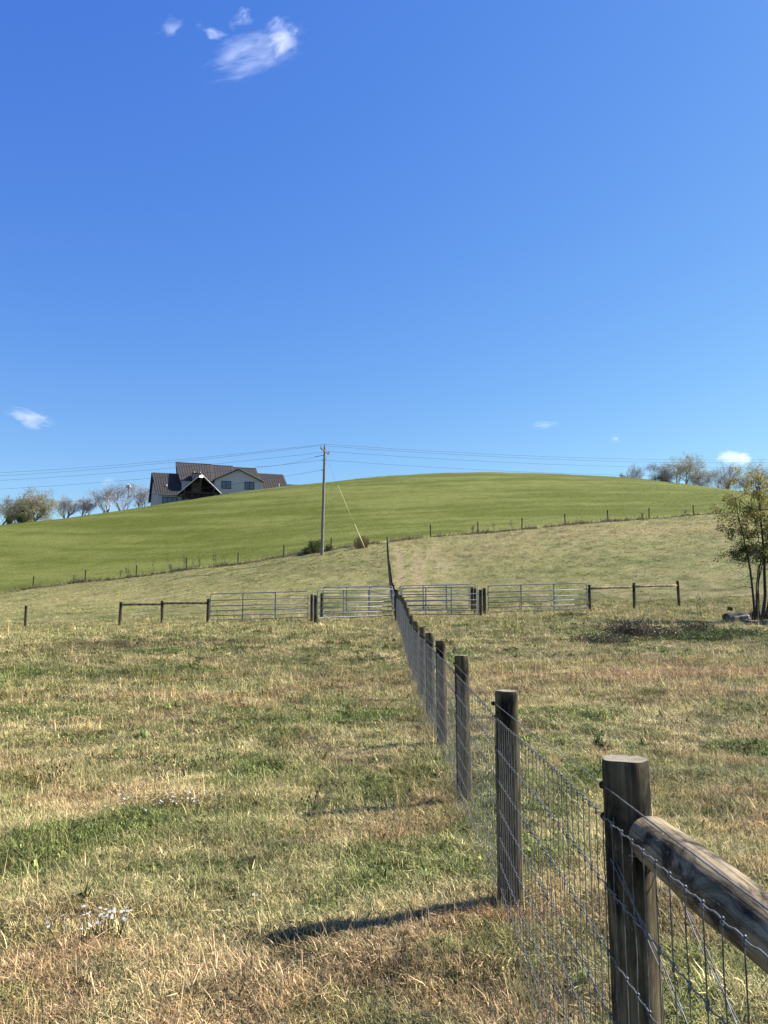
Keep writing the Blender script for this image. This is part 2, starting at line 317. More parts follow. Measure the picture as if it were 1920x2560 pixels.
# ---------------------------------------------------------------- ground and hill (one surface, split along the hill fence)
def axis(lo, hi, mid, d0, g):
    a = [mid]; d = d0
    while a[-1] < hi: a.append(a[-1] + d); d = d0 + g * (a[-1] - mid)
    b = [mid]; d = d0
    while b[-1] > lo: b.append(b[-1] - d); d = d0 + g * (mid - b[-1])
    return np.array(b[:0:-1] + a)
gx = axis(-2200, 2200, 1, .16, .028); 
gy = np.concatenate([axis(-700, 4.9, 5, .14, .03)[:-1], np.arange(5, 110, .0) if False else np.array([])])
ys = [gy[-1]]
while ys[-1] < 3000:
    y = ys[-1]; ys.append(y + (.14 + .012 * (y - 5) if y < 70 else .7 if y < 190 else .7 + .05 * (y - 190)))
gy = np.concatenate([gy, ys[1:]])
GX, GY = np.meshgrid(gx, gy); GZ = gz(GX, GY); nx, ny = len(gx), len(gy)
print('ground', nx, ny)
idx = np.arange(nx * ny).reshape(ny, nx)
quads = np.stack([idx[:-1, :-1], idx[:-1, 1:], idx[1:, 1:], idx[1:, :-1]], -1).reshape(-1, 4)
cx = (GX[:-1, :-1] + GX[1:, 1:]).ravel() / 2; cy = (GY[:-1, :-1] + GY[1:, 1:]).ravel() / 2
isb = cy > fence_y(cx) + .3
def isv(x, y): return (y > fence_y(x) + .3).astype(float)
V3 = np.stack([GX.ravel(), GY.ravel(), GZ.ravel()], -1); TINT = albedo(GX.ravel(), GY.ravel())
TINT = TINT * (1 + .95 * np.clip((GY.ravel() - 14) / 45, 0, 1) * (1 - isv(GX.ravel(), GY.ravel())))[:, None]      # far thatch tint brightened to offset the shade tufts cast on each other
def mesh_np(name, V, Q, m, tint=None):
    me = bpy.data.meshes.new(name); me.vertices.add(len(V)); me.vertices.foreach_set('co', V.astype(np.float32).ravel())
    me.loops.add(Q.size); me.loops.foreach_set('vertex_index', Q.astype(np.int32).ravel())
    me.polygons.add(len(Q)); me.polygons.foreach_set('loop_start', np.arange(0, Q.size, 4, dtype=np.int32)); me.polygons.foreach_set('loop_total', np.full(len(Q), 4, np.int32))
    me.polygons.foreach_set('use_smooth', np.ones(len(Q), bool)); me.update(calc_edges=True)
    if tint is not None:
        at = me.attributes.new('tint', 'FLOAT_COLOR', 'POINT'); at.data.foreach_set('color', np.concatenate([tint, np.ones((len(tint), 1))], 1).astype(np.float32).ravel())
    me.materials.append(m); o = bpy.data.objects.new(name, me); C.objects.link(o); return o
for nm, sel, m in (('ground', ~isb, M['ground']), ('hill', isb, M['hill'])):
    q = quads[sel]; u, inv = np.unique(q, return_inverse=True)
    tag(mesh_np(nm, V3[u], inv.reshape(q.shape), m, TINT[u]), kind='structure')

# ---------------------------------------------------------------- grass: tufts instanced on points
def blade_mesh(name, n, hgt, spread, lie, wd, seed):
    r = random.Random(seed); b = MB()
    for _ in range(n):
        a = r.random() * 6.283; rr = spread * math.sqrt(r.random()); p = Vector((math.cos(a) * rr, math.sin(a) * rr, -.01))
        a2 = r.random() * 6.283; L = hgt * r.uniform(.5, 1.25); le = min(1.45, max(.05, r.gauss(lie, .3)))
        hd = Vector((math.cos(a2), math.sin(a2), 0)); sd_ = Vector((-math.sin(a2 + r.uniform(-.8, .8)), math.cos(a2), 0)).normalized(); w0 = wd * r.uniform(.6, 1.3) / 2
        pts = []; q = p.copy(); ang = le * .6
        for k in range(4):
            wk = w0 * (1, .9, .6, .06)[k]; pts += [q - sd_ * wk, q + sd_ * wk]
            q = q + (hd * math.sin(ang) + Vector((0, 0, 1)) * math.cos(ang)) * (L / 3); ang = min(2.0, ang + le * .45)
            if q.z < .004 and k: q.z = .004 + r.random() * .02
        b.add(pts, [(0,1,3,2),(2,3,5,4),(4,5,7,6)], min(1, max(0, r.gauss(.53, .27))))
    me = bpy.data.meshes.new(name); me.from_pydata(b.v, [], b.f); at = me.attributes.new('rnd', 'FLOAT', 'POINT'); at.data.foreach_set('value', b.r)
    me.materials.append(M['blade']); me.update(); return bpy.data.objects.new(name, me)
def instancer(name, pts, tint, scale, rot, kinds, variants, label, cat='grass'):
    me = bpy.data.meshes.new(name); me.vertices.add(len(pts)); me.vertices.foreach_set('co', pts.astype(np.float32).ravel())
    a = me.attributes.new('tint', 'FLOAT_COLOR', 'POINT'); a.data.foreach_set('color', np.concatenate([tint, np.ones((len(tint), 1))], 1).astype(np.float32).ravel())
    a = me.attributes.new('sc', 'FLOAT', 'POINT'); a.data.foreach_set('value', scale.astype(np.float32))
    a = me.attributes.new('rt', 'FLOAT_VECTOR', 'POINT'); a.data.foreach_set('vector', rot.astype(np.float32).ravel())
    a = me.attributes.new('kd', 'INT', 'POINT'); a.data.foreach_set('value', kinds.astype(np.int32))
    o = bpy.data.objects.new(name, me); C.objects.link(o)
    ng = bpy.data.node_groups.new(name, 'GeometryNodeTree')
    ng.interface.new_socket('Geometry', in_out='INPUT', socket_type='NodeSocketGeometry'); ng.interface.new_socket('Geometry', in_out='OUTPUT', socket_type='NodeSocketGeometry')
    gi = ng.nodes.new('NodeGroupInput'); go = ng.nodes.new('NodeGroupOutput')
    def attr(n, t):
        x = ng.nodes.new('GeometryNodeInputNamedAttribute'); x.data_type = t; x.inputs[0].default_value = n; return x.outputs[0]
    gg = ng.nodes.new('GeometryNodeGeometryToInstance')
    for v in variants[::-1]:
        oi = ng.nodes.new('GeometryNodeObjectInfo'); oi.inputs['Object'].default_value = v; ng.links.new(oi.outputs['Geometry'], gg.inputs[0])
    ip = ng.nodes.new('GeometryNodeInstanceOnPoints'); ng.links.new(gi.outputs[0], ip.inputs['Points']); ng.links.new(gg.outputs[0], ip.inputs['Instance'])
    ip.inputs['Pick Instance'].default_value = True; ng.links.new(attr('kd', 'INT'), ip.inputs['Instance Index'])
    er = ng.nodes.new('FunctionNodeEulerToRotation'); ng.links.new(attr('rt', 'FLOAT_VECTOR'), er.inputs[0]); ng.links.new(er.outputs[0], ip.inputs['Rotation'])
    ng.links.new(attr('sc', 'FLOAT'), ip.inputs['Scale']); ng.links.new(ip.outputs[0], go.inputs[0])
    md = o.modifiers.new('grass', 'NODES'); md.node_group = ng
    return tag(o, label, cat, kind='stuff')
VAR = [blade_mesh('tuft_upright', 20, .044, .04, .75, .0042, 1), blade_mesh('tuft_upright_b', 20, .055, .05, .95, .0038, 2), blade_mesh('tuft_matted', 24, .065, .06, 1.15, .0040, 3),
       blade_mesh('tuft_matted_b', 24, .080, .07, 1.3, .0034, 4), blade_mesh('tuft_broad', 18, .040, .06, .9, .012, 5), blade_mesh('tuft_stalks', 7, .17, .05, .5, .0022, 6), blade_mesh('tuft_rosette', 16, .055, .03, .8, .020, 7)]
def scatter(n, y0, y1, wf, s0, s1, pad=2.0):
    Y = np.sqrt(rng.random(n) * (y1 ** 2 - y0 ** 2) + y0 ** 2) if y0 > 0 else rng.random(n) * y1
    X = (rng.random(n) * 2 - 1) * (Y * wf + pad); return X, Y, s0 + (s1 - s0) * (Y - y0) / (y1 - y0)
XS, YS, SS = [], [], []
for a in ((120000, 2.0, 9, .56, 1, 1.05, 1.0), (120000, 9, 20, .56, 1.1, 1.5, 1.5), (95000, 20, 45, .56, 1.6, 2.4, 2), (80000, 45, 92, .56, 1.7, 2.1, 3)):
    x, y, s = scatter(*a); XS.append(x); YS.append(y); SS.append(s)
X = np.concatenate(XS); Y = np.concatenate(YS); Sx = np.concatenate(SS)
k = Y < fence_y(X) + .2; X, Y, Sx = X[k], Y[k], Sx[k]; n = len(X)
Sx = Sx * np.clip(rng.normal(1, .22, n), .5, 1.7) * np.where(rng.random(n) < .10, 1.5, 1) * np.where(Y < 45, 1.0, 1) * (.70 + .3 * np.clip(Y / 14, 0, 1)) * (.75 + .6 * fbm(X * 1.3 + 9, Y * 1.3, 3)) * np.where(Y > 40, .8, 1)
T = albedo(X, Y, .26) * np.clip(np.exp(rng.normal(-.03, .38, n)), .3, 2.1)[:, None]
lum = T[:, 1] / T[:, 0]; kd = rng.choice([0, 1, 2, 3, 5], n, p=[.20, .25, .27, .23, .05]); gr = lum > 1.05
kd = np.where(gr & (rng.random(n) < .4), 4, kd); kd = np.where(gr & (kd == 3), 0, kd)
R = np.stack([rng.normal(0, .12, n), rng.normal(0, .12, n), rng.random(n) * 6.283], -1)
wn_ = 9000; wY = np.sqrt(rng.random(wn_) * (34 ** 2 - 4) + 4); wX = (rng.random(wn_) * 2 - 1) * (wY * .56 + 1); wk = (fbm(wX * 1.6 + 60, wY * 1.6, 3) + rng.normal(0, .05, wn_)) > .60; wX, wY = wX[wk], wY[wk]; wn_ = len(wX); print('weeds', wn_)
wT = np.array([.12, .16, .045])[None] * AK * np.exp(rng.normal(0, .35, wn_))[:, None] * np.array([1, 1, 1])[None]
X = np.concatenate([X, wX]); Y = np.concatenate([Y, wY]); T = np.concatenate([T, wT]); Sx = np.concatenate([Sx, rng.uniform(.9, 1.7, wn_) * (1 + wY / 40)]); kd = np.concatenate([kd, np.full(wn_, 6)]); R = np.concatenate([R, np.stack([rng.normal(0, .15, wn_), rng.normal(0, .15, wn_), rng.random(wn_) * 6.283], -1)])
instancer('pasture_grass', np.stack([X, Y, gz(X, Y)], -1), T, Sx, R, kd, VAR, 'short dry straw and green pasture grass of the field around the wire fence')
# stubble on the hay hill
n = 90000; Y = 76 + rng.random(n) ** 1.0 * 96; X = (rng.random(n) * 2 - 1) * (Y * .54 + 4); k = Y > fence_y(X) + .4; X, Y = X[k], Y[k]; n = len(X)
T = albedo(X, Y, .05) * np.clip(rng.normal(1.0, .2, n), .5, 1.6)[:, None]
instancer('hill_grass', np.stack([X, Y, gz(X, Y)], -1), T, np.clip(rng.normal(1.25, .25, n), .7, 2), np.stack([rng.normal(0, .1, n), rng.normal(0, .1, n), rng.random(n) * 6.283], -1), rng.choice([0, 1, 2], n), VAR, 'short bright green mown grass covering the big hill')

# ---------------------------------------------------------------- fence posts and wires
def post_mb(x, y, h, r, top=None, n=18, lean=(0, 0), taper=.06, buried=.35, ph=None):
    b = MB(); z0 = g1(x, y); ph = random.random() * 6; vs = []; levels = [-buried, 0, .15, .4, .7, .95, 1.0 - .012 / h if False else .985, 1.0]
    rad_off = [1 + .018 * math.sin(2 * a * 6.283 / n + ph) + .02 * math.sin(5 * a * 6.283 / n + ph * 2) + random.uniform(-.012, .012) for a in range(n)]
    for i, l in enumerate(levels):
        zz = l * h if i else -buried; rr = r * (1 + taper * (1 - max(l, 0))) * (1 + .012 * math.sin(l * 7 + ph))
        if i == len(levels) - 1: rr *= .955
        cxx = x + lean[0] * l; cyy = y + lean[1] * l
        for j in range(n):
            a = 6.283185 * j / n; vs.append((cxx + math.cos(a) * rr * rad_off[j], cyy + math.sin(a) * rr * rad_off[j], z0 + zz + (.0015 * math.sin(3 * a + ph) if i >= len(levels) - 2 else 0)))
    k = len(levels); fs = [(i*n+j, i*n+(j+1)%n, (i+1)*n+(j+1)%n, (i+1)*n+j) for i in range(k-1) for j in range(n)]
    b.add(vs, fs); b.mi = 1; b.add(vs[-n:], [tuple(range(n))]); b.mi = 0
    return b
def local_post(x, y, h, r, parent, m='post', name='post', **kw):
    # post mesh with its own origin at its foot, so wood grain runs in its own space
    b = post_mb(x, y, h, r, **kw); z0 = g1(x, y); b.v = [(p[0] - x, p[1] - y, p[2] - z0) for p in b.v]
    o = b.build(name, [M[m], M['post_end']], parent, True)
    for i, p in enumerate(o.data.polygons):
        if p.material_index == 1: p.use_smooth = False
    o.location = (x, y, z0) if parent is None else Vector((x, y, z0)) - parent.location
    return o
class LW(MB):                                        # mesh builder whose points are relative to a parent's place
    def __init__(s, org): super().__init__(); s.o = Vector(org)
    def build(s, name, mats, parent=None, smooth=False):
        s.v = [(p[0] - s.o.x, p[1] - s.o.y, p[2] - s.o.z) for p in s.v]; return super().build(name, mats, parent, smooth)
# main line fence towards the gates
SP = 2.42; PY = [2.28 + SP * k for k in range(15)]
FXX = [.705, .735, .72, .708, .715, .708, .70, .685, .68, .665, .655, .65, .65, .645, .645]
def fx(y): return float(np.interp(y, PY, FXX))
TOPZ = [1.33, 1.28, 1.361, 1.412, 1.445, 1.489, 1.567, 1.69, 1.90, 2.10, 2.27, 2.40, 2.48, 2.53, 2.58]
RADS = [.0625, .068, .062, .060, .063, .058, .062, .060, .063, .06, .062, .06, .063, .06, .065]
org = Vector((fx(2.28), 2.28, g1(fx(2.28), 2.28)))
fence = empty('wire_fence', org, 'woven wire fence on round wooden posts running from the near right corner to the gates', 'fence')
POSTS = [(fx(y), y, TOPZ[i], RADS[i]) for i, y in enumerate(PY)]
POSTS.insert(0, (fx(2.28 - SP), 2.28 - SP, 1.36, .07))
for i, (x, y, tz, r) in enumerate(POSTS):
    h = tz - g1(x, y); local_post(x, y, h, r, fence, n=28 if y < 8 else 14, lean=(random.uniform(-.012, .012) - (.008 if i != 1 else .010), random.uniform(-.02, .02)), taper=.17 if i == 1 else .10)
def top_at(y): return float(np.interp(y, [p[1] for p in POSTS], [p[2] for p in POSTS]))
HW = [1.15, .965, .79, .625, .47, .325, .19, .07]      # heights of the woven wire's line wires above ground
def line_z(y, h): 
    g0 = float(np.interp(y, GFY, GFZ)); return g0 + h * (top_at(y) - g0) / 1.31
GFY = np.arange(-1, 40, .5); GFZ = gz(np.array([fx(y) for y in GFY]), GFY, False)
def wx(y): return fx(y) - .0675 - .013 * max(0, 1 - abs(y - 2.28) / 2) + .006 * math.sin(y * 2.596)
b = LW(org); y = -.2
stays = []
while y < 37.2: stays.append(y); y += .0855
for si, y in enumerate(stays):
    near = y < 12; zt = [line_z(y, h) for h in HW]; pts = []
    for k in range(len(zt) - 1):
        m = (zt[k] + zt[k + 1]) / 2; jx = random.uniform(-.003, .003); jy = random.uniform(-.0035, .0035)
        pts.append((wx(y), y, zt[k])); 
        if near: pts.append((wx(y) + jx, y + jy, m))
    pts.append((wx(y), y, zt[-1])); b.tube(pts, .0016, 5 if y < 6 else 3, False)
    for z in zt:                                    # wrapped knots
        if near: b.tube([(wx(y), y - .004, z + .004), (wx(y) + .003, y, z + .001), (wx(y), y + .004, z - .006), (wx(y), y, z - .014)], .0034, 5, True)
        else: b.tube([(wx(y), y, z + .006), (wx(y), y, z - .012)], .0034, 3, False)
for h in HW:
    pts = []; y = -.6
    while y < 37.4:
        st = .0214 if y < 10 else .0855; ph = ((y + .2) / .0855) % 1
        z = line_z(y, h) + (.0035 * math.sin(ph * 6.283) if y < 10 else 0); pts.append((wx(y) - .001, y, z)); y += st
    b.tube(pts, .0020 if h < 1.1 else .0022, 5, False)
b.build('woven_wire', M['wire'], fence, True)
b = LW(org); b.tube([(fx(y) - .073 - .008 * max(0, 1 - abs(y - 2.28) / 2) + .004 * math.sin(y * 2.6), y, line_z(y, 1.235) - .006 * math.sin((y - 2.28) / SP * math.pi) ** 2) for y in np.arange(-.6, 37.4, .3)], .0017, 6, False); b.build('top_wire', M['wire'], fence, True)
for i, (x, y, tz, r) in enumerate(POSTS):
    if y > 14 or y < 0: continue
    for h in (1.235, HW[0]):
        z = line_z(y, h); q = LW(org); s = x - r * 1.06 - .006
        q.tube([(s, y - .012, z + .012), (s - .013, y - .006, z + .008), (s - .016, y, z), (s - .013, y + .004, z - .008), (s, y + .006, z - .012)], .0035 if h > 1.2 else .0028, 6); 
        if h > 1.2: q.tube([(s + .004, y - .012, z), (s - .013, y - .012, z)], .0085, 8)
        q.build('staple', M['staple'], fence, True)
# brace rail of the near H brace, and its twisted brace wires
x, y, tz, r = POSTS[1]
q = MB(); L = 2.34; n = 26; vs = []
rail_r = []
K = 22
for i in range(K):
    t = i / (K - 1); rr = .061 + .004 * math.sin(t * 9) + .0025 * math.sin(t * 31) + random.uniform(-.0015, .0015)
    if i == 0: rr *= .55
    if i == 1: rr *= .86
    if i == 2: rr *= .97
    tt = (0, .010, .035)[i] if i < 3 else .035 + (L - .035) * (i - 2) / (K - 3)
    for j in range(n):
        a = 6.283 * j / n; k2 = rr * (1 + .02 * math.sin(3 * a + t * 4) + random.uniform(-.02, .02)); vs.append((tt, math.cos(a) * k2, math.sin(a) * k2 + .01 * math.sin(t * 3.1)))
q.add(vs, [(i*n+j, i*n+(j+1)%n, (i+1)*n+(j+1)%n, (i+1)*n+j) for i in range(K-1) for j in range(n)] + [tuple(range(n))[::-1]])
ro = q.build('brace_rail', M['rail'], fence, True); p0 = Vector((x + .025, y - .05, 1.125)); p1 = Vector((fx(2.28 - SP) + .0, 2.28 - SP + .02, 1.165))
ro.location = p0 - org; ro.rotation_euler = (p1 - p0).to_track_quat('X', 'Z').to_euler()
def twist(parent, org, a, c, r=.0016, sep=.0035, turns=60, name='brace_wire'):
    q = LW(org); a = Vector(a); c = Vector(c); d = c - a; u, v = frame(d)
    for ph in (0, math.pi):
        q.tube([a + d * t + (u * math.cos(t * turns * 2 + ph) + v * math.sin(t * turns * 2 + ph)) * sep for t in np.linspace(0, 1, 400)], r, 4, False)
    return q.build(name, M['wire'], parent, True)
twist(fence, org, (x - .072, y - .02, 1.075), (x - .01, y - 2.3, .14), turns=12, sep=.005); twist(fence, org, (x + .075, y - .02, 1.06), (x - .03, y - 2.3, .16), turns=14, sep=.005)
b = LW(org); b.tube([(x - .072, y - .02, 1.075), (x - .03, y - .08, 1.085), (x + .04, y - .07, 1.07), (x + .075, y - .02, 1.06)], .0028, 6); b.build('brace_wire_loop', M['wire'], fence, True)

# lane fence on up the hill, behind the gates
UPY = [41.2 + 2.35 * k for k in range(15)]
ux = lambda y: .60 - .0082 * (y - 40)
org2 = Vector((ux(41.2), 41.2, g1(ux(41.2), 41.2)))
up = empty('hillside_fence', org2, 'wire fence of dark posts climbing the slope behind the gates in line with the camera', 'fence')
for y in UPY: local_post(ux(y), y, 1.28 + random.uniform(-.05, .08) + (.12 if y > 73 else 0), .062, up, 'far_post', n=10, lean=(random.uniform(-.02, .02), random.uniform(-.03, .03)))
b = LW(org2); GU = {}
yy = np.arange(38.6, 74.2, .3); zz = gz(np.array([ux(y) for y in yy]), yy, False)
for h in [1.2] + HW: b.tube([(ux(y) - .062, y, z + h) for y, z in zip(yy, zz)], .0017, 3, False)
for y in np.arange(38.6, 74, .15):
    z = float(np.interp(y, yy, zz)); b.tube([(ux(y) - .062, y, z + HW[0]), (ux(y) - .062, y, z + .05)], .0013, 3, False)
b.build('woven_wire', M['staple'], up)

# hill fence across the picture
pts = [ray(*a) for a in HF]; p_l = ray(-60, 1490, 76.5); allp = [ray(-250, 1510, 76), p_l] + pts[:7] + [(ux(74.4) + .1, 76.6, 0)] + pts[7:] + [ray(1960, 1272, 90.5)]
tops = {0: 1441, 1: 1427, 2: 1412, 3: 1389, 4: 1380, 5: 1362, 6: 1341, 7: 1317, 8: 1307, 9: 1296, 10: 1286, 11: 1276, 12: 1268, 13: 1260}
org3 = Vector((pts[6][0], pts[6][1], g1(pts[6][0], pts[6][1])))
hfence = empty('pasture_fence', org3, 'long wire fence with thin spaced posts separating the dry pasture from the green hill', 'fence')
wl = []
for i, p in enumerate(allp):
    if i == 9: continue
    local_post(p[0], p[1], 1.22 + random.uniform(-.06, .1), .062, hfence, 'far_post', n=10, lean=(random.uniform(-.04, .04), 0))
b = LW(org3)
for h in (1.12, .95, .72, .5, .3):
    b.tube([(x, float(fence_y(x)) - .06, g1(x, float(fence_y(x))) + h) for x in np.arange(-48, 48, 2.4)], .0016, 3, False)
b.build('line_wire', M['wire'], hfence)

# small post-and-rail fences left and right of the gates, the lone post, the gate posts
def rail_fence(label, spec, rails, wire=False):
    P0 = [Vector((*ray(px, py, Y)[:2], 0)) for px, py, Y, tp in spec]; o0 = Vector((P0[0].x, P0[0].y, g1(P0[0].x, P0[0].y)))
    e = empty('rail_fence', o0, label, 'fence', 'post and rail fence stubs beside the gates'); hs_ = []
    for p, (px, py, Y, tp) in zip(P0, spec):
        zt = ray(px, tp, Y)[2]; h = zt - g1(p.x, p.y); local_post(p.x, p.y, h, .075, e, 'far_post', n=12, lean=(random.uniform(-.03, .03), 0)); hs_.append(zt)
    for i, off in enumerate(rails):
        a = P0[i]; c = P0[i + 1]; za = hs_[i] - off[0]; zc = hs_[i + 1] - off[1]
        q = MB(); L = ((c - a).length) - .08; q.tube([(t * L, 0, .012 * math.sin(t * 5)) for t in np.linspace(0, 1, 7)], [.058, .06, .062, .058, .056, .06, .057], 10, jit=.06)
        o = q.build('rail', M['rail'], e, True); s = Vector((a.x + .04, a.y, za)); d = Vector((c.x - .04, c.y, zc)) - s
        o.location = s - o0; o.rotation_euler = d.to_track_quat('X', 'Z').to_euler()
        if wire: q = LW(o0); q.tube([(a.x, a.y - .08, za - .85), (c.x, c.y - .08, zc - .05)], .0022, 4); q.build('brace_wire', M['staple'], e) if i == 0 else None
    return e
rail_fence('low wooden post and rail fence left of the gates, three posts and two rails', [(299,1566,41,1505), (405,1561,40,1502), (519,1559,38.5,1497)], [(.15, .16), (.14, .2)])
rail_fence('low wooden post and rail fence right of the gates, three posts and two rails', [(1475,1527,38.5,1462), (1586,1523,40,1457), (1698,1515,42,1452)], [(.19, .2), (.2, .24)], True)
def single(px, top, Y, label, r=.07, tall=None, group=None):
    p = place(px, Y); zt = ray(px, top, Y)[2]; o = local_post(p.x, p.y, zt - p.z, r, None, 'far_post', 'fence_post' if not group else 'gate_post', n=14, lean=(random.uniform(-.02, .02), 0))
    return tag(o, label, 'post', group)
single(63, 1514, 42, 'lone round wooden post standing in dry grass left of the rail fence')
gp = 'wooden posts holding the pipe gates'
single(779, 1486, 37.9, 'dark post directly at the latch end of the long left gate', .075, group=gp)
single(789.5, 1488, 36.6, 'thick dark post left of the half open gate, right one of the front pair', .09, group=gp)
single(804, 1483, 40.9, 'dark post seen behind the left half open gate at the back row', .075, group=gp)
single(992, 1474, 37.9, 'tall dark hinge post where the wire fence meets the central gates', .095, group=gp)
single(1181, 1469, 40.9, 'dark post behind the free end of the right half open gate', .085, group=gp)
single(1202, 1474, 37.0, 'dark post between the right half open gate and the long right gate, nearer one', .085, group=gp)
single(1211.5, 1470, 38.1, 'dark post at the hinge end of the long right gate', .08, group=gp)
single(1188, 1471, 39.6, 'slim dark post between the front and back gate rows, right of the wire fence', .07, group=gp)

# pipe gates
def gate(label, a, c, ta, tc, braces=(1/3, 2/3), hgt=1.27, chain=True):
    A0 = Vector(ray(a[0], ta, a[1])); C0 = Vector(ray(c[0], tc, c[1])); A0.z -= hgt; C0.z -= hgt
    e = empty('pipe_gate', A0, label, 'gate', 'galvanised pipe gates across the lane'); d = C0 - A0; L = Vector((d.x, d.y, 0)).length; sl = d.z / L; rz = math.atan2(d.y, d.x); e.rotation_euler = (0, 0, rz)
    def z(x): return sl * x
    r = .024; cr = .09; q = MB()
    loop = []
    for (x, zz, a0) in ((cr, cr, 180), (L - cr, cr, 270), (L - cr, hgt - cr, 0), (cr, hgt - cr, 90)):
        for k in range(5):
            t = math.radians(a0 + k * 22.5); xx = x + cr * math.cos(t); loop.append((xx, 0, zz + cr * math.sin(t) + z(xx)))
    loop.append(loop[0]); q.tube(loop, r, 8, False); q.build('frame', M['pipe'], e, True)
    for h in (.2, .44, .67, .95):
        q = MB(); q.tube([(r, 0, h + z(0)), (L - r, 0, h + z(L))], .021, 8); q.build('rail', M['pipe'], e, True)
    for t in braces:
        q = MB(); x = t * L; q.box((x - .028, -.030, .0 + z(x)), (x + .028, -.022, hgt + z(x))); q.box((x - .006, -.024, z(x)), (x + .006, .0, hgt + z(x))); q.build('brace', M['pipe'], e)
    for h in (.25, 1.0):
        q = MB(); q.tube([(-.09, 0, h + z(0)), (0, 0, h + z(0))], .012, 6); q.tube([(-.07, 0, h - .05 + z(0)), (-.07, 0, h + .05 + z(0))], .016, 8); q.build('hinge', M['pipe'], e, True)
    if chain:
        q = MB()
        for k in range(9): x = L + .012 * k; zz = .97 - .02 * math.sin(k * .39) * 4 + z(L); q.tube([(x, .008 * (k % 2), zz), (x + .014, -.008 * (k % 2), zz - .004)], .005, 5)
        q.build('latch_chain', M['wire'], e)
    return e
gate('long pipe gate at the left, hung beside the end of the left rail fence', (527, 38.4), (771, 38.0), 1485, 1478)
gate('half open pipe gate left of the wire fence, in the front row', (983, 38.0), (794, 35.6), 1473, 1475)
gate('pipe gate in the back row, seen through the half open gate left of the fence', (809, 41.3), (981, 41.3), 1468, 1466)
gate('pipe gate in the back row, seen through the half open gate right of the fence', (1000, 41.1), (1173, 41.1), 1465, 1460.5)
gate('half open pipe gate right of the wire fence, in the front row', (1004, 38.0), (1195, 35.7), 1470.5, 1467)
gate('long pipe gate at the right, hung beside the right rail fence', (1466, 38.4), (1220, 38.2), 1457, 1464.5)

# ---------------------------------------------------------------- utility pole and lines
pb = place(805, 76.0); pe = empty('utility_pole', pb, 'tall grey wooden utility pole with a small crossarm standing by the hill fence', 'utility pole')
ptop = Vector(ray(812, 1116, 76.0)); lean = ptop - pb; Hp = lean.z
q = LW(pb); q.tube([pb + Vector((lean.x * t, 0, Hp * t)) for t in (-.03, 0, .25, .5, .75, .985, 1)], [.17, .165, .152, .14, .125, .112, .09], 14, jit=.01); q.build('shaft', M['pole'], pe, True)
def at_pole(py): t = (ray(810, py, 76.0)[2] - pb.z) / Hp; return pb + Vector((lean.x * t, 0, Hp * t))
ad = Vector((.34, -1.02, 0)); ac = at_pole(1128); 
ad = Vector((-.30, -1.05, .22))
q = LW(pb); a0, a1 = ac + Vector((-.30, -.95, .10)), ac + Vector((.36, .95, -.10))
T_ = (a1 - a0).to_track_quat('X', 'Z').to_matrix().to_4x4(); T_.translation = (a0 + a1) / 2 + Vector((0, -.0, 0)); LL = (a1 - a0).length / 2
q.box((-LL, -.05, -.065), (LL, .05, .065), T_); q.build('crossarm', M['arm'], pe)
def insul(p, up_=.22):
    q = LW(pb); q.tube([p, p + Vector((0, 0, up_ * .3)), p + Vector((0, 0, up_ * .32)), p + Vector((0, 0, up_ * .6)), p + Vector((0, 0, up_ * .64)), p + Vector((0, 0, up_))], [.018, .018, .06, .045, .055, .03], 10); q.build('insulator', M['ceramic'], pe, True)
pt0 = pb + lean; insul(pt0); insul(a0 + Vector((0, 0, .05))); insul(a1 + Vector((0, 0, .05)))
for py in (1151, 1176):
    q = LW(pb); p = at_pole(py); q.tube([p + Vector((-.1, -.1, 0)), p + Vector((-.24, -.16, .0))], [.03, .05], 8); q.build('wire_clamp', M['ceramic'], pe, True)
p = at_pole(1138); q = LW(pb); q.tube([p + Vector((-.12, 0, 0)), p + Vector((-1.0, .1, -.16))], .03, 6); q.build('strain_insulator', M['ceramic'], pe, True)
ga = at_pole(1143) + Vector((.12, 0, 0)); gxy = hit(919, 1366, 30); gb = Vector((*gxy, g1(*gxy)))
gb = place(919, 73.0)
q = LW(pb); q.tube([ga, gb + Vector((0, 0, -.05))], .009, 5); gw = q.build('guy_wire', M['guy'], pe)
q = LW(pb); q.tube([gb + (ga - gb) * .01, gb + (ga - gb) * .30], .045, 8); q.build('guy_guard', M['guard'], pe, True)
q = LW(pb); q.tube([gb + (ga - gb) * .30, gb + (ga - gb) * .70], .024, 8); q.build('guy_guard', M['guard'], pe, True)
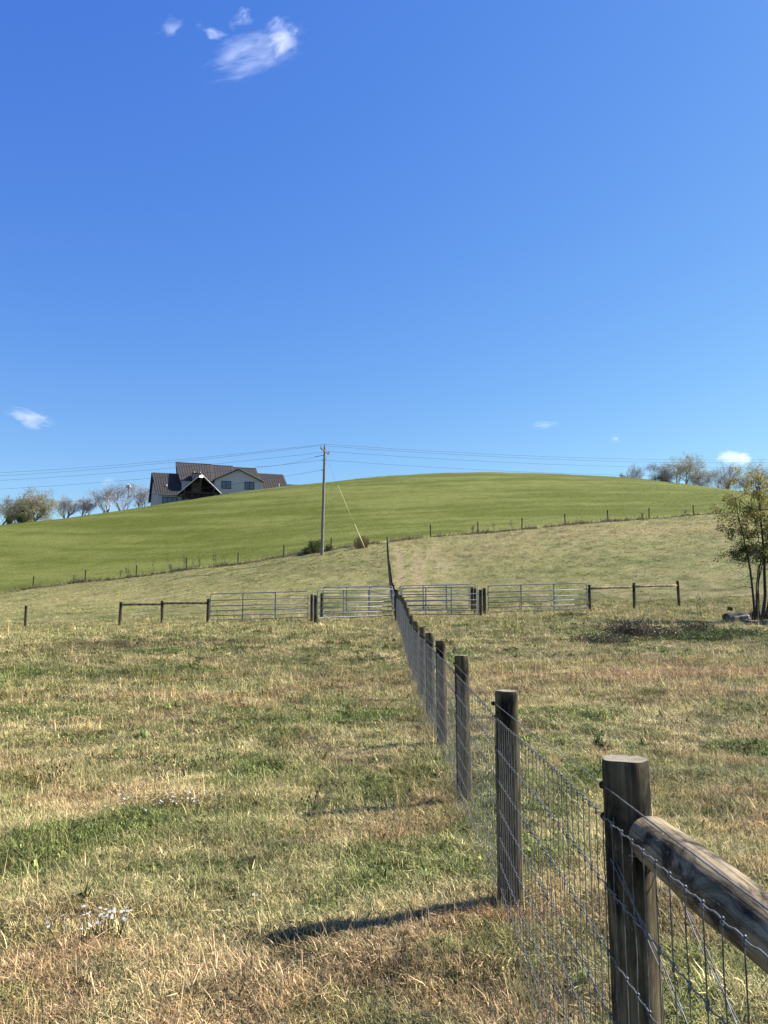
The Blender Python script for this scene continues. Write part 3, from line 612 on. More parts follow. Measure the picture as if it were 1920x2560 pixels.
LINES = [  # start at the pole, far end (pixel, distance), sag, label
 (pt0 + Vector((0, 0, .24)), (2150, 1141, 112), 1.0, 'topmost overhead power line running right from the pole top'),
 (a0 + Vector((0, 0, .27)), (2150, 1149, 111), 1.0, 'second overhead power line down on the right side of the pole'),
 (a1 + Vector((0, 0, .27)), (2150, 1161, 112.5), 1.0, 'third overhead power line down on the right side of the pole'),
 (at_pole(1150), (2150, 1182, 112), 1.0, 'lowest overhead line on the right side of the pole'),
 (pt0 + Vector((0, 0, .24)), (-250, 1192, 90), .55, 'topmost overhead power line running left from the pole top'),
 (a0 + Vector((0, 0, .27)), (-250, 1201, 89), .55, 'second overhead power line down, crossing the sky above the house'),
 (a1 + Vector((0, 0, .27)), (-250, 1211, 91), .55, 'third overhead power line down, on the left side of the pole'),
 (at_pole(1151) + Vector((-.24, -.16, 0)), (-250, 1233, 90), .55, 'fourth overhead line down, passing just over the left wing of the house'),
 (at_pole(1138) + Vector((-1.0, .1, -.16)), (640, 1166, 100), .3, 'service line dropping from the pole towards the back of the house roof'),
 (at_pole(1176) + Vector((-.24, -.16, 0)), (-120, 1264, 92), .9, 'lowest overhead line on the left, reaching the pole below the other lines')]
for a, (px, py, Y), sag, lab in LINES:
    c = Vector(ray(px, py, Y)); q = LW(a); q.tube([a + (c - a) * t - Vector((0, 0, 4 * sag * t * (1 - t))) for t in np.linspace(0, 1, 40)], .011, 5, False)
    o = q.build('power_line', M['cable']); o.location = a; tag(o, lab, 'power line', 'overhead lines strung on the utility pole')

# ---------------------------------------------------------------- the house on the hill
M['siding'] = simple('pale_siding', (.54, .55, .56), .7, 0, .04, 3)
def seam_mat():
    m, nt, b = mat('brown_metal_roof'); v = coords(nt, (.3, 2, 2)); n = noise(nt, v, 1.2)
    c = ramp(nt, n, [(.3, (.050, .044, .042)), (.7, (.062, .055, .053))]); nt.links.new(c, b.inputs['Base Color']); b.inputs['Roughness'].default_value = .8; b.inputs['Specular IOR Level'].default_value = .15; return m
M['roof'] = seam_mat(); M['trim'] = simple('dark_trim', (.03, .03, .034), .6); M['white'] = simple('white_trim', (.6, .6, .58), .6, 0, .05)
M['glass'], nt_, b_ = mat('window_glass'); b_.inputs['Base Color'].default_value = (.05, .065, .085, 1); b_.inputs['Roughness'].default_value = .08; b_.inputs['Specular IOR Level'].default_value = .9
M['stone'] = simple('chimney_stone', (.30, .28, .27), .9, 0, .4, 3, .5); M['lamp'], nt_, b_ = mat('lit_lamp'); b_.inputs['Emission Color'].default_value = (1, .9, .75, 1); b_.inputs['Emission Strength'].default_value = 3
horg = Vector((-44.89, 150, 22.33)); yaw = math.radians(17.5)
house = empty('farmhouse', horg, 'large pale house with brown metal roofs and a timber gabled porch on the hilltop', 'house', rz=yaw)
def hp(name, mb, m, parent=None, smooth=False):
    o = mb.build(name, m, parent or house, smooth); return o
def roof_plane(name, e0, e1, r1, r0, th=.16, seam=.5, m=None):
    """eave left, eave right, ridge right, ridge left"""
    e0, e1, r1, r0 = map(Vector, (e0, e1, r1, r0)); b = MB(); b.slab([e0, e1, r1, r0], th)
    nrm = (e1 - e0).cross(r0 - e0).normalized(); wd = max((e1 - e0).length, (r1 - r0).length); ax = (e1 - e0).normalized(); sl = (r0 - e0); 
    n = int(wd / seam)
    for i in range(1, n):                            # standing seams run straight up the slope
        t = i / n; a = e0.lerp(e1, t); c = r0.lerp(r1, t); d = (c - a).normalized(); s = ax * .018; u = nrm * .06
        vs = [a - s, a + s, c + s, c - s]; b.add([p + nrm * .003 for p in vs] + [p + u for p in vs], [(4,5,6,7),(0,1,5,4),(1,2,6,5),(2,3,7,6),(3,0,4,7)])
    return hp(name, b, m or M['roof'])
def wall_poly(poly, th=.2, name='wall'): b = MB(); b.slab(poly, th); return hp(name, b, M['siding'])
def window(x0, x1, z0, z1, y, n):
    f = MB(); t = .13
    for xs in [x0] + [x0 + (x1 - x0) * k / n for k in range(1, n)] + [x1]: f.box((xs - t/2, y - .08, z0), (xs + t/2, y - .002, z1))
    for z in (z0, z1): f.box((x0 - t/2, y - .083, z - t/2), (x1 + t/2, y - .004, z + t/2))
    o = hp('window', f, M['trim'])
    for k in range(n):
        g = MB(); a = x0 + (x1 - x0) * k / n + t/2; c = x0 + (x1 - x0) * (k + 1) / n - t/2; g.box((a, y - .04, z0 + t/2), (c, y - .01, z1 - t/2)); hp('pane', g, M['glass'], o)
# left wing
wall_poly([(.3, 0, -2), (5.2, 0, -2), (5.2, 0, 2.95), (.3, 0, 2.95)])
wall_poly([(.3, .2, -3), (.3, .2, 2.95), (-.6, 4.5, 7.4), (-.95, 9.4, 2.6), (-.95, 9.4, -3)], .15)
roof_plane('left_wing_roof', (0, -.45, 2.82), (5.6, -.45, 2.9), (5.6, 4.6, 7.85), (-1.0, 4.6, 7.82))
roof_plane('left_wing_roof', (5.6, 10, 2.5), (-1.35, 10, 2.45), (-1.0, 4.6, 7.82), (5.6, 4.6, 7.85))
window(1.2, 3.95, .9, 2.2, 0, 3)
b = MB(); b.box((-.04, -.56, 2.66), (5.0, -.46, 2.80)); hp('gutter', b, M['white'])
b = MB(); b.tube([(-.02, -.45, 2.66), (-1.02, 4.6, 7.66), (-1.37, 10, 2.3)], .09, 6); hp('rake_trim', b, M['trim'])
# main block, its ridge stepping down twice
wall_poly([(4.8, .7, -1), (20.4, .7, -1), (20.4, .7, 6.1), (4.8, .7, 5.9)])
b = MB(); b.box((4.8, .95, -1), (20.3, 11, 5.9)); hp('wall', b, M['siding'])
b = MB(); b.add([(4.6, .9, 5.6), (3.9, 6, 10.1), (4.6, 11, 5.6), (4.8, .9, 5.6), (4.1, 6, 10.1), (4.8, 11, 5.6)], [(0,1,2),(5,4,3),(0,3,4,1),(1,4,5,2),(2,5,3,0)]); hp('wall', b, M['siding'])
b = MB(); b.add([(20.5, .9, 5.6), (20.0, 6, 9.8), (20.5, 11, 5.6), (20.3, .9, 5.6), (19.8, 6, 9.8), (20.3, 11, 5.6)], [(2,1,0),(3,4,5),(0,1,4,3),(1,2,5,4),(2,0,3,5)]); hp('wall', b, M['siding'])
for x0, x1, zr, ex0, ze in ((3.62, 11.0, 10.42, 4.4, 5.92), (11.0, 15.4, 10.28, 11.0, 5.80), (15.4, 20.28, 10.06, 15.4, 5.6)):
    ex1 = x1 if x1 < 20 else 20.95
    roof_plane('main_roof', (ex0, .35, ze), (ex1, .35, ze), (x1, 6, zr), (x0, 6, zr)); roof_plane('main_roof', (ex1, 11.8, ze), (ex0, 11.8, ze), (x0, 6, zr), (x1, 6, zr))
    b = MB(); b.tube([(x0, 6, zr + .03), (x1 - .02, 6, zr + .03)], .075, 6); hp('ridge_cap', b, M['roof'])
# front gable
wall_poly([(11.1, -1, 0), (20.6, -1, 0), (20.6, -1, 6.2), (15.78, -1, 8.25), (11.1, -1, 6.05)])
b = MB(); b.box((20.4, -.8, 0), (20.6, .7, 6.0)); hp('wall', b, M['siding']); b = MB(); b.box((11.1, -.8, 0), (11.3, .65, 5.9)); hp('wall', b, M['siding'])
roof_plane('gable_roof', (10.75, -1.5, 5.95), (15.78, -1.5, 8.48), (15.78, 4.2, 8.48), (10.75, 4.2, 5.95)); roof_plane('gable_roof', (15.78, -1.5, 8.48), (20.9, -1.5, 6.12), (20.9, 4.2, 6.12), (15.78, 4.2, 8.48))
b = MB(); b.tube([(10.7, -1.5, 5.86), (15.78, -1.53, 8.40), (20.95, -1.5, 6.03)], .085, 6); hp('rake_trim', b, M['trim'])
window(12.5, 14.3, 4.35, 5.8, -1, 2); window(17.15, 18.95, 4.4, 5.85, -1, 2)
b = MB(); b.box((20.55, -1.08, 2), (20.66, -.98, 6.0)); hp('downspout', b, M['white'])
# right wing and tail
wall_poly([(20.6, 1.9, 0), (25.9, 1.9, 0), (25.9, 1.9, 5.0), (20.6, 1.9, 5.0)]); b = MB(); b.box((20.7, 2.15, 0), (25.85, 10.3, 4.9)); hp('wall', b, M['siding'])
b = MB(); b.add([(25.7, 1.9, 4.8), (25.7, 6, 8.8), (25.7, 10.4, 4.8), (25.9, 1.9, 4.8), (25.9, 6, 8.8), (25.9, 10.4, 4.8)], [(0,1,2),(5,4,3),(0,3,4,1),(1,4,5,2)]); hp('wall', b, M['siding'])
roof_plane('right_wing_roof', (20.6, 1.4, 4.7), (26.9, 1.4, 4.7), (26.1, 6, 9.1), (20.4, 6, 9.1)); roof_plane('right_wing_roof', (26.9, 10.9, 4.7), (20.6, 10.9, 4.7), (20.4, 6, 9.1), (26.1, 6, 9.1))
b = MB(); b.tube([(24.6, 1.9, 4.9), (24.6, 1.9, 6.4)], .06, 8); hp('vent_pipe', b, M['white'], smooth=True)
b = MB(); b.box((26.2, 3.5, 2), (30.8, 9, 5.2)); hp('wall', b, M['siding'])
roof_plane('tail_roof', (26.3, 2.9, 4.7), (31.2, 2.9, 4.7), (30.9, 6.2, 7.05), (26.3, 6.2, 7.05)); roof_plane('tail_roof', (31.2, 9.6, 4.7), (26.3, 9.6, 4.7), (26.3, 6.2, 7.05), (30.9, 6.2, 7.05))
# timber porch
roof_plane('porch_roof', (3.95, -4.5, 2.5), (8.2, -4.5, 6.5), (8.2, .65, 6.5), (3.95, .65, 2.5)); roof_plane('porch_roof', (8.2, -4.5, 6.5), (12.1, -4.5, 2.8), (12.1, .65, 2.8), (8.2, .65, 6.5))
b = MB(); b.tube([(3.9, -4.55, 2.36), (8.2, -4.58, 6.38), (12.15, -4.55, 2.68)], .10, 6); hp('rake_trim', b, M['white'])
for x in (5.1, 6.6, 10.7, 11.75):
    b = MB(); b.box((x - .15, -4.35, -1), (x + .15, -4.05, 6.4 - abs(x - 8.2) * .95 - .15)); hp('porch_post', b, M['dark_wood'])
b = MB(); b.box((4.8, -4.33, 2.55), (11.9, -4.08, 2.85)); hp('tie_beam', b, M['dark_wood'])
for s_, x in ((1, 6.7), (-1, 10.6)):
    b = MB(); b.tube([(x, -4.2, 1.2), (x + s_ * 1.2, -4.2, 2.5)], .10, 4); hp('knee_brace', b, M['dark_wood'])
b = MB(); b.box((8.08, -4.3, 2.85), (8.32, -4.1, 6.1)); hp('king_post', b, M['dark_wood'])
b = MB(); b.box((4.9, -.4, -1), (11.05, .6, 2.9)); hp('porch_wall', b, simple('shade_coloured_wall', (.10, .085, .07), .8))  # shade inside the porch is put into this dark wall colour
b = MB(); b.slab([(4.6, .3, 2.8), (11.6, .3, 2.8), (8.2, .3, 6.2)], .1); hp('porch_gable', b, M['dark_wood'])
window(5.2, 6.3, .3, 2.4, -.42, 1); window(9.4, 10.6, .3, 2.4, -.42, 1)
b = MB(); b.box((7.9, -4.72, 5.72), (8.5, -4.62, 5.98)); hp('porch_light', b, M['lamp'])
b = MB(); b.box((6.75, .1, 3.5), (8.45, 1.6, 7.25)); ch = hp('chimney', b, M['stone'])
b = MB(); b.box((6.65, 0, 7.27), (8.55, 1.7, 7.42)); hp('chimney_cap', b, M['trim'], ch)
for x, z in ((7.2, 7.42), (8.35, 7.42)): b = MB(); b.tube([(x, .8, z), (x, .8, z + .35)], .09, 8); hp('flue', b, M['white'], ch, True)
b = MB(); b.tube([(1.9, 1.2, 4.3), (1.9, 1.2, 4.95)], .10, 8); hp('vent_pipe', b, M['white'], smooth=True)

# ---------------------------------------------------------------- trees
def tree_mesh(h, spread, r0, seed, stems=1, first=.25, leaves=1200, ls=.2, levels=5, droop=0, leaf_from=3, crook=.25, upright=.35, lw=.6, twig_n=4, topcol=None):
    """trunk mesh, limb mesh and leaf mesh of a tree h metres tall"""
    R = random.Random(seed); tr = MB(); tw = MB(); tips = []
    def grow(p, d, L, r, lev, mb):
        n = 5 if lev < 2 else 4 if lev < 4 else 3; pts = [p.copy()]; q = p.copy(); dd = d.copy(); 
        for i in range(n):
            dd = (dd + Vector((R.gauss(0, crook), R.gauss(0, crook), R.gauss(0, crook * .6) + (upright * .18 if lev > 0 else 0) - droop * lev * .05))).normalized(); q = q + dd * (L / n); pts.append(q.copy())
        rad = [r * (1 - .45 * i / n) for i in range(n + 1)]
        mb.tube(pts, rad, 8 if lev == 0 else 5 if lev == 1 else 3, lev == 0)
        if lev >= leaf_from: tips.extend([(pp, dd) for pp in pts[1:]])
        if lev >= levels: return
        k = R.choice((3, 4)) if lev < 2 else twig_n
        for i in range(k):
            t = (.3 if lev else .2) + (.7 if lev else .8) * (i + R.random() * .8) / k; t = min(1, t); f = t * n; j = min(n - 1, int(f)); bp = pts[j].lerp(pts[j + 1], f - j)
            az = R.random() * 6.283; u, v = frame(dd); o = (u * math.cos(az) + v * math.sin(az)); ang = R.uniform(.35, .95) * spread
            nd_ = (dd * math.cos(ang) + o * math.sin(ang)); nd_.z = nd_.z * .8 + upright * .3; nd_.normalize()
            grow(bp, nd_, L * R.uniform(.55, .82), max(.0045, r * .5 * R.uniform(.8, 1.1)), lev + 1, tw)
    for s in range(stems):
        a = s * 6.283 / stems + R.random(); off = Vector((math.cos(a), math.sin(a), 0)) * (r0 * 1.3 if stems > 1 else 0)
        d0 = Vector((math.cos(a) * (.28 if stems > 1 else .05), math.sin(a) * (.28 if stems > 1 else .05), 1)).normalized(); grow(off + Vector((0, 0, -.2)), d0, first * h, r0 * R.uniform(.75, 1.1), 0, tr)
    zmax = max(p[2] for p in tw.v); k = h / zmax
    for b in (tr, tw): b.v = [(p[0] * k, p[1] * k, p[2] * k) for p in b.v]
    lf = MB()
    for _ in range(leaves if tips else 0):
        p, d = R.choice(tips); p = p * k + Vector((R.gauss(0, ls * .8), R.gauss(0, ls * .8), R.gauss(0, ls * .8))); d2 = (d + Vector((R.gauss(0, .8), R.gauss(0, .8), R.gauss(-.3, .6)))).normalized()
        c = None
        if topcol: c = min(1, max(0, topcol[0] + topcol[1] * (p.z / h - .5) + R.gauss(0, .2)))
        lf.leaf(p, d2, ls * R.uniform(.6, 1.3), ls * lw * R.uniform(.7, 1.2), R.random() * 6.28, c if c is not None else R.random())
    return tr, tw, lf
def make_tree(name, loc, label, cat, bark, leafm, group=None, rz=0, sx=1, **kw):
    tr, tw, lf = tree_mesh(**kw); e = empty(name, loc, label, cat, group, rz); e.scale = (sx, sx, 1)
    tr.build('trunk', bark, e, True); tw.build('branches', M['bark_grey'], e, True)
    if lf.v: lf.build('crown', leafm, e)
    return e
def far_tree(px, top, Y, label, leafm, bark='bark_grey', cat='tree', base=None, **kw):
    p = place(px, Y)
    if base is not None: p.z = ray(px, base, Y)[2]
    h = ray(px, top, Y)[2] - p.z; return make_tree('bare_tree' if kw.get('leaves', 1) == 0 else 'autumn_tree', p, label, cat, M[bark], leafm and M[leafm], 'trees along the top of the hill', h=h, **kw)
BT = dict(spread=.85, first=.30, levels=6, upright=.42, crook=.15, twig_n=3)
far_tree(80, 1216, 136, 'spreading olive leaved tree with crooked dark limbs near the left edge of the hill', 'leaf_olive', 'bark_dark', spread=1.25, r0=.15, seed=5, stems=4, first=.34, leaves=9000, ls=.21, levels=5, leaf_from=3, crook=.3, upright=.12, twig_n=4)
far_tree(-2, 1230, 138, 'grey leaved tree cut by the left edge of the photo', 'leaf_grey', 'bark_dark', spread=1.2, r0=.13, seed=9, stems=3, first=.34, leaves=5000, ls=.18, levels=5, crook=.28, upright=.2)
far_tree(32, 1248, 142, 'smaller dull green tree between the two left trees', 'leaf_grey', 'bark_grey', spread=1.1, r0=.10, seed=12, stems=3, first=.3, leaves=2600, ls=.15, levels=5, crook=.25)
far_tree(165, 1234, 150, 'leafless grey tree left of the low gap, left one of the bare pair', None, 'bark_grey', r0=.08, seed=21, stems=6, leaves=0, **BT)
far_tree(208, 1238, 152, 'leafless grey tree, right one of the low bare pair', None, 'bark_grey', r0=.07, seed=22, stems=6, leaves=0, **BT)
far_tree(264, 1206, 152, 'tall bare grey tree left of the white birdhouse', 'leaf_grey', 'bark_grey', r0=.10, seed=25, stems=4, leaves=900, ls=.10, **BT)
far_tree(306, 1200, 158, 'tall bare grey tree directly behind the white birdhouse', None, 'bark_grey', r0=.10, seed=28, stems=4, leaves=0, **BT)
far_tree(352, 1195, 165, 'grey tree rising beside the left gable of the house', 'leaf_grey', 'bark_mid', r0=.12, seed=31, stems=4, leaves=1600, ls=.11, **BT)
far_tree(1563, 1179, 168, 'small rusty treetop just showing over the crest', 'leaf_rust', 'bark_grey', spread=1.1, r0=.08, seed=35, stems=4, first=.32, leaves=1200, ls=.16, levels=4)
far_tree(1600, 1153, 172, 'slender bare tree at the left end of the right hand trees', None, 'bark_mid', r0=.07, seed=37, stems=3, leaves=0, **BT)
far_tree(1645, 1156, 170, 'rounded grey green bushy tree beside the tall yellowish tree', 'leaf_grey', 'bark_mid', spread=1.2, r0=.09, seed=41, stems=5, first=.3, leaves=5000, ls=.17, levels=5)
far_tree(1706, 1122, 168, 'tallest yellowish tree on the right part of the crest', 'leaf_olive', 'bark_mid', spread=.95, r0=.13, seed=44, stems=3, first=.36, leaves=5000, ls=.17, levels=5, upright=.45)
far_tree(1752, 1150, 170, 'thin yellow leaved tree right of the tallest one', 'leaf_olive', 'bark_grey', spread=.9, r0=.08, seed=47, stems=3, first=.36, leaves=2200, ls=.17, levels=5, upright=.4)
far_tree(1788, 1155, 172, 'bare grey tree right of the thin yellow leaved tree', None, 'bark_grey', r0=.08, seed=50, stems=4, leaves=0, **BT)
far_tree(1818, 1143, 170, 'taller bare tree with upswept limbs in front of the low cloud', None, 'bark_mid', r0=.10, seed=53, stems=4, leaves=0, **BT)
far_tree(1858, 1150, 172, 'bare tree with a few brown leaves between the cloud and the sapling', 'leaf_rust', 'bark_grey', r0=.08, seed=56, stems=4, leaves=500, ls=.12, **BT)
far_tree(1908, 1138, 168, 'broad grey tree behind the sapling at the right edge', 'leaf_grey', 'bark_grey', r0=.12, seed=59, stems=5, leaves=2600, ls=.13, **BT)
# dark evergreen shrubs under the left tree
def bush(name, loc, h, wd, n, lm, label, ls=.12, cat='shrub', stems=14, sm='bark_dark', group=None, seed=1, hollow=False):
    R = random.Random(seed); e = empty(name, loc, label, cat, group); st = MB(); lf = MB()
    for s in range(stems):
        a = R.random() * 6.28; rr = wd * .5 * R.random() ** .6; top = Vector((math.cos(a) * rr, math.sin(a) * rr, h * R.uniform(.6, 1) * (1 - .5 * (rr / wd * 2) ** 2))); b0 = Vector((math.cos(a) * rr * .3, math.sin(a) * rr * .3, -.05)); mid = b0.lerp(top, .5) + Vector((R.gauss(0, wd * .04), R.gauss(0, wd * .04), 0))
        st.tube([b0, mid, top], [.012 + h * .004, .008 + h * .003, .003], 4)
        for k in range(int(n / stems)):
            t = R.random() ** .7; p = b0.lerp(mid, t * 2) if t < .5 else mid.lerp(top, t * 2 - 1); p = p + Vector((R.gauss(0, wd * .09), R.gauss(0, wd * .09), R.gauss(0, h * .06))); p.z = max(.02, p.z)
            lf.leaf(p, Vector((R.gauss(0, 1), R.gauss(0, 1), R.gauss(.3, .7))), ls * R.uniform(.6, 1.4), ls * .6, R.random() * 6.28, R.random())
    st.build('stems', M[sm], e); lf.build('foliage', M[lm], e); return e
p = place(58, 131); bush('evergreen_shrub', p, 1.9, 2.4, 2200, 'weed_green', 'dark low evergreen under the spreading left tree', .16, seed=3)
p = place(22, 131); bush('evergreen_shrub', p, 1.7, 1.2, 1200, 'weed_green', 'narrow dark evergreen at the left edge under the grey tree', .16, seed=4)
# bird house on its pole
p = place(319, 143); e = empty('bird_house', p, 'white birdhouse cluster on a dark pole beside the bare trees left of the house', 'birdhouse'); zt = ray(319, 1218, 143)[2] - p.z
b = MB(); b.tube([(0, 0, -.3), (0, 0, zt)], .045, 8); b.build('pole', M['bark_dark'], e, True)
b = MB(); b.box((-.32, -.28, zt), (.32, .28, zt + .42)); b.add([(-.36, -.32, zt + .42), (.36, -.32, zt + .42), (.36, .32, zt + .42), (-.36, .32, zt + .42), (0, 0, zt + .68)], [(0,1,4),(1,2,4),(2,3,4),(3,0,4),(3,2,1,0)]); b.build('box', M['white'], e)
for a in (-1, 1):
    b = MB(); b.tube([(a * .42, 0, zt - .2), (a * .42, 0, zt - .14), (a * .42, 0, zt + .06), (a * .42, 0, zt + .12)], [.05, .12, .12, .04], 10); b.build('gourd', M['white'], e, True)

# sapling clump at the right, logs and stones under it
sp = Vector((*ray(1898, 1556, 33)[:2], 0)); sp.z = g1(sp.x, sp.y)
def sapling():
    R = random.Random(4); e = empty('sapling', sp, 'young multi stemmed tree with thin dark trunks and yellowing leaves at the right edge', 'tree'); leaf_pts = []; K_ = 33 / F
    def pt(px, py, dy=0): v = Vector(ray(px, py, 33)) - sp; v.y += dy; return v
    stems = [([(1888,1558),(1884,1490),(1878,1430),(1872,1390),(1862,1340),(1850,1290),(1843,1240)], .055, .1), ([(1905,1558),(1912,1490),(1909,1430),(1908,1385),(1900,1320),(1893,1250),(1897,1190)], .075, -.1),
             ([(1893,1556),(1895,1500),(1902,1450),(1915,1400),(1930,1330),(1945,1260)], .035, .25), ([(1890,1556),(1888,1470),(1890,1420),(1897,1400),(1885,1350),(1872,1290),(1868,1215)], .032, -.3), ([(1912,1556),(1930,1470),(1950,1400),(1965,1330),(1985,1260)], .05, .1), ([(1899,1556),(1899,1460),(1906,1425),(1918,1360),(1915,1280),(1925,1200)], .03, .4)]
    for path, r, dy in stems:
        P_ = [pt(x, y, dy * i / 3) for i, (x, y) in enumerate(path)]; b = MB(); b.tube(P_, [r * (1 - .8 * i / len(P_)) for i in range(len(P_))], 8); b.build('trunk', M['bark_dark'], e, True)
        stems_pts.append(P_)
    tw = MB()
    def twig(p, d, L, r, lev):
        q = p.copy(); pts = [p]; 
        for i in range(4): d = (d + Vector((R.gauss(0, .22), R.gauss(0, .22), R.gauss(-.02, .15)))).normalized(); q = q + d * L / 4; pts.append(q.copy())
        tw.tube(pts, [r * (1 - .2 * i) for i in range(5)], 4); leaf_pts.extend([(x, d) for x in pts[1:]] * (1 if lev < 2 else 2))
        if lev < 3:
            for i in range(4): u, v = frame(d); a = R.random() * 6.28; ang = R.uniform(.5, 1.1); twig(pts[R.randint(1, 4)], (d * math.cos(ang) + (u * math.cos(a) + v * math.sin(a)) * math.sin(ang)), L * R.uniform(.5, .75), r * .5, lev + 1)
    for P_ in stems_pts:
        for i in range(3, len(P_)):
            for k in range(3):
                a = R.random() * 6.28; twig(P_[i - 1].lerp(P_[i], R.random()), Vector((math.cos(a), math.sin(a) , R.uniform(.1, .8))).normalized(), R.uniform(.5, 1.0), .012, 1)
    # bare low side branch
    a = pt(1880, 1470); twig2 = MB(); twig2.tube([a, pt(1872, 1468), pt(1860, 1466), pt(1845, 1464)], [.02, .014, .01, .005], 5); twig2.tube([pt(1866, 1467), pt(1860, 1458)], [.01, .004], 4); twig2.build('bare_branch', M['bark_dark'], e)
    tw.build('branches', M['bark_dark'], e); lf = MB()
    for _ in range(12500):
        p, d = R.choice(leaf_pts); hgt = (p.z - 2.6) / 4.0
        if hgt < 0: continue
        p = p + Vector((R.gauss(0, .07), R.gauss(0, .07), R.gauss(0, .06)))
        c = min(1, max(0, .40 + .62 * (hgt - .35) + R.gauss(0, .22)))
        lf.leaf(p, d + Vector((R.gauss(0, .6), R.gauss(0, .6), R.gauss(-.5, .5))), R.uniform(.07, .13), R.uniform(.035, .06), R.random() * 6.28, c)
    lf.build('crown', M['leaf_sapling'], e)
    return e
stems_pts = []
sapling()
def rock(loc, sx, sy, sz, m, name, label, cat, seed, rz=0):
    import bmesh
    R = random.Random(seed); bm = bmesh.new(); bmesh.ops.create_icosphere(bm, subdivisions=4, radius=1)
    o1, o2 = R.random() * 9, R.random() * 9
    for v in bm.verts:
        p = v.co; k = 1 + .35 * (float(fbm(np.array([p.x * 1.6 + o1]), np.array([p.y * 1.6 + p.z * 1.3 + o2]), 3)[0]) - .5) + .18 * (float(fbm(np.array([p.x * 5 + o1]), np.array([p.y * 5 + p.z * 4 + o2]), 2)[0]) - .5)
        q = Vector((max(-.8, min(.8, p.x)), max(-.8, min(.8, p.y)), max(-.6, min(.62, p.z)))) * k; v.co = (q.x * sx, q.y * sy, q.z * sz)
    me = bpy.data.meshes.new(name); bm.to_mesh(me); bm.free(); me.materials.append(m); o = bpy.data.objects.new(name, me); C.objects.link(o); o.location = loc; o.rotation_euler = (R.uniform(-.1, .1), R.uniform(-.1, .1), rz)
    return tag(o, label, cat)
def at(px, py, z=0): x, y = hit(px, py, 20); return Vector((x, y, g1(x, y) + z))
q = MB(); k = 16; q.tube([(t * 1.9, .05 * math.sin(t * 6), .03 * math.sin(t * 9)) for t in np.linspace(0, 1, k)], [.17 + .03 * math.sin(i * 1.3) + .09 * (i / k) for i in range(k)], 14, jit=.28)
lo = q.build('fallen_log', M['log'], None, True); lo.location = at(1812, 1553, .16); lo.rotation_euler = (0, math.radians(-3), .12); tag(lo, 'dark rotting log lying left of the sapling trunks', 'log')
rock(at(1845, 1558, .08), .6, .4, .3, M['rock'], 'fieldstone', 'grey stone slab in front of the rotting log', 'rock', 2, .3)
rock(at(1888, 1564, .05), .5, .35, .25, M['rock'], 'fieldstone', 'flat pale stone at the foot of the sapling', 'rock', 5, -.2)
rock(at(1918, 1568, .05), .42, .32, .28, M['rock'], 'fieldstone', 'stone at the right photo edge below the sapling', 'rock', 8, .6)
rock(at(1826, 1541, .33), .14, .12, .13, M['log'], 'wood_chunk', 'small dark chunk of wood sitting on the rotting log', 'wood', 9)

# brush, weeds and flowers
for (px, py, h, wd, n, lm, lab, sd_) in ((1590,1594,.62,2.4,2600,'weed_dark','dark dead bramble mound right of the rail fence, biggest of the patch',11), (1510,1606,.34,2.2,1500,'weed_mix','low dark dead brush at the left tip of the bramble patch',12), (1680,1590,.38,2.0,1400,'weed_mix','brown bramble between the dark mound and the stones',13), (1745,1584,.36,1.4,1200,'weed_mix','dark low bramble just left of the rotting log',14)):
    bush('bramble', at(px, py), h, wd, n, lm, lab, .07, 'bramble', 40, 'bark_dark', 'brambles right of the gates', sd_)
for (px, py, h, wd, n, lab, sd_) in ((1740,1600,.26,2.6,2600,'bright green leafy weeds in front of the brambles',15), (1830,1594,.26,2.4,2200,'green weed patch in front of the stones under the sapling',16), (1435,1543,.2,1.6,500,'low green weeds in the straw below the long right gate',17)):
    bush('leafy_weed', at(px, py), h, wd, n, 'weed_green', lab, .07, 'weed', 50, 'bark_mid', None, sd_)
def stalk(px, py, h, label, seed, Y=None, lm='weed_brown', grp=None):
    R = random.Random(seed); loc = place(px, Y) if Y else at(px, py); e = empty('weed_stalk', loc, label, 'weed', grp); st = MB(); hd = MB()
    for s in range(R.choice((2, 3, 4))):
        b0 = Vector((R.gauss(0, .06), R.gauss(0, .06), -.03)); top = b0 + Vector((R.gauss(0, .12), R.gauss(0, .12), h * R.uniform(.75, 1.05))); st.tube([b0, b0.lerp(top, .5) + Vector((R.gauss(0, .03), 0, 0)), top], [.008, .006, .003], 4)
        for k in range(26): t = R.uniform(.45, 1); hd.leaf(b0.lerp(top, t) + Vector((R.gauss(0, .06), R.gauss(0, .06), 0)), Vector((R.gauss(0, 1), R.gauss(0, 1), .8)), .10 * R.uniform(.6, 1.2), .05, R.random() * 6, R.random())
    st.build('stem', M['bark_dark'], e); hd.build('seed_head', M[lm], e)
def fy(px):                                          # distance of the hill fence in a column
    y = 80.
    for _ in range(5): y = float(fence_y(np.array((px - 960) / F * y)))
    return y
stalk(1749, 1545, 1.15, 'single tall dry weed stalk standing between the right rail fence and the stones', 1)
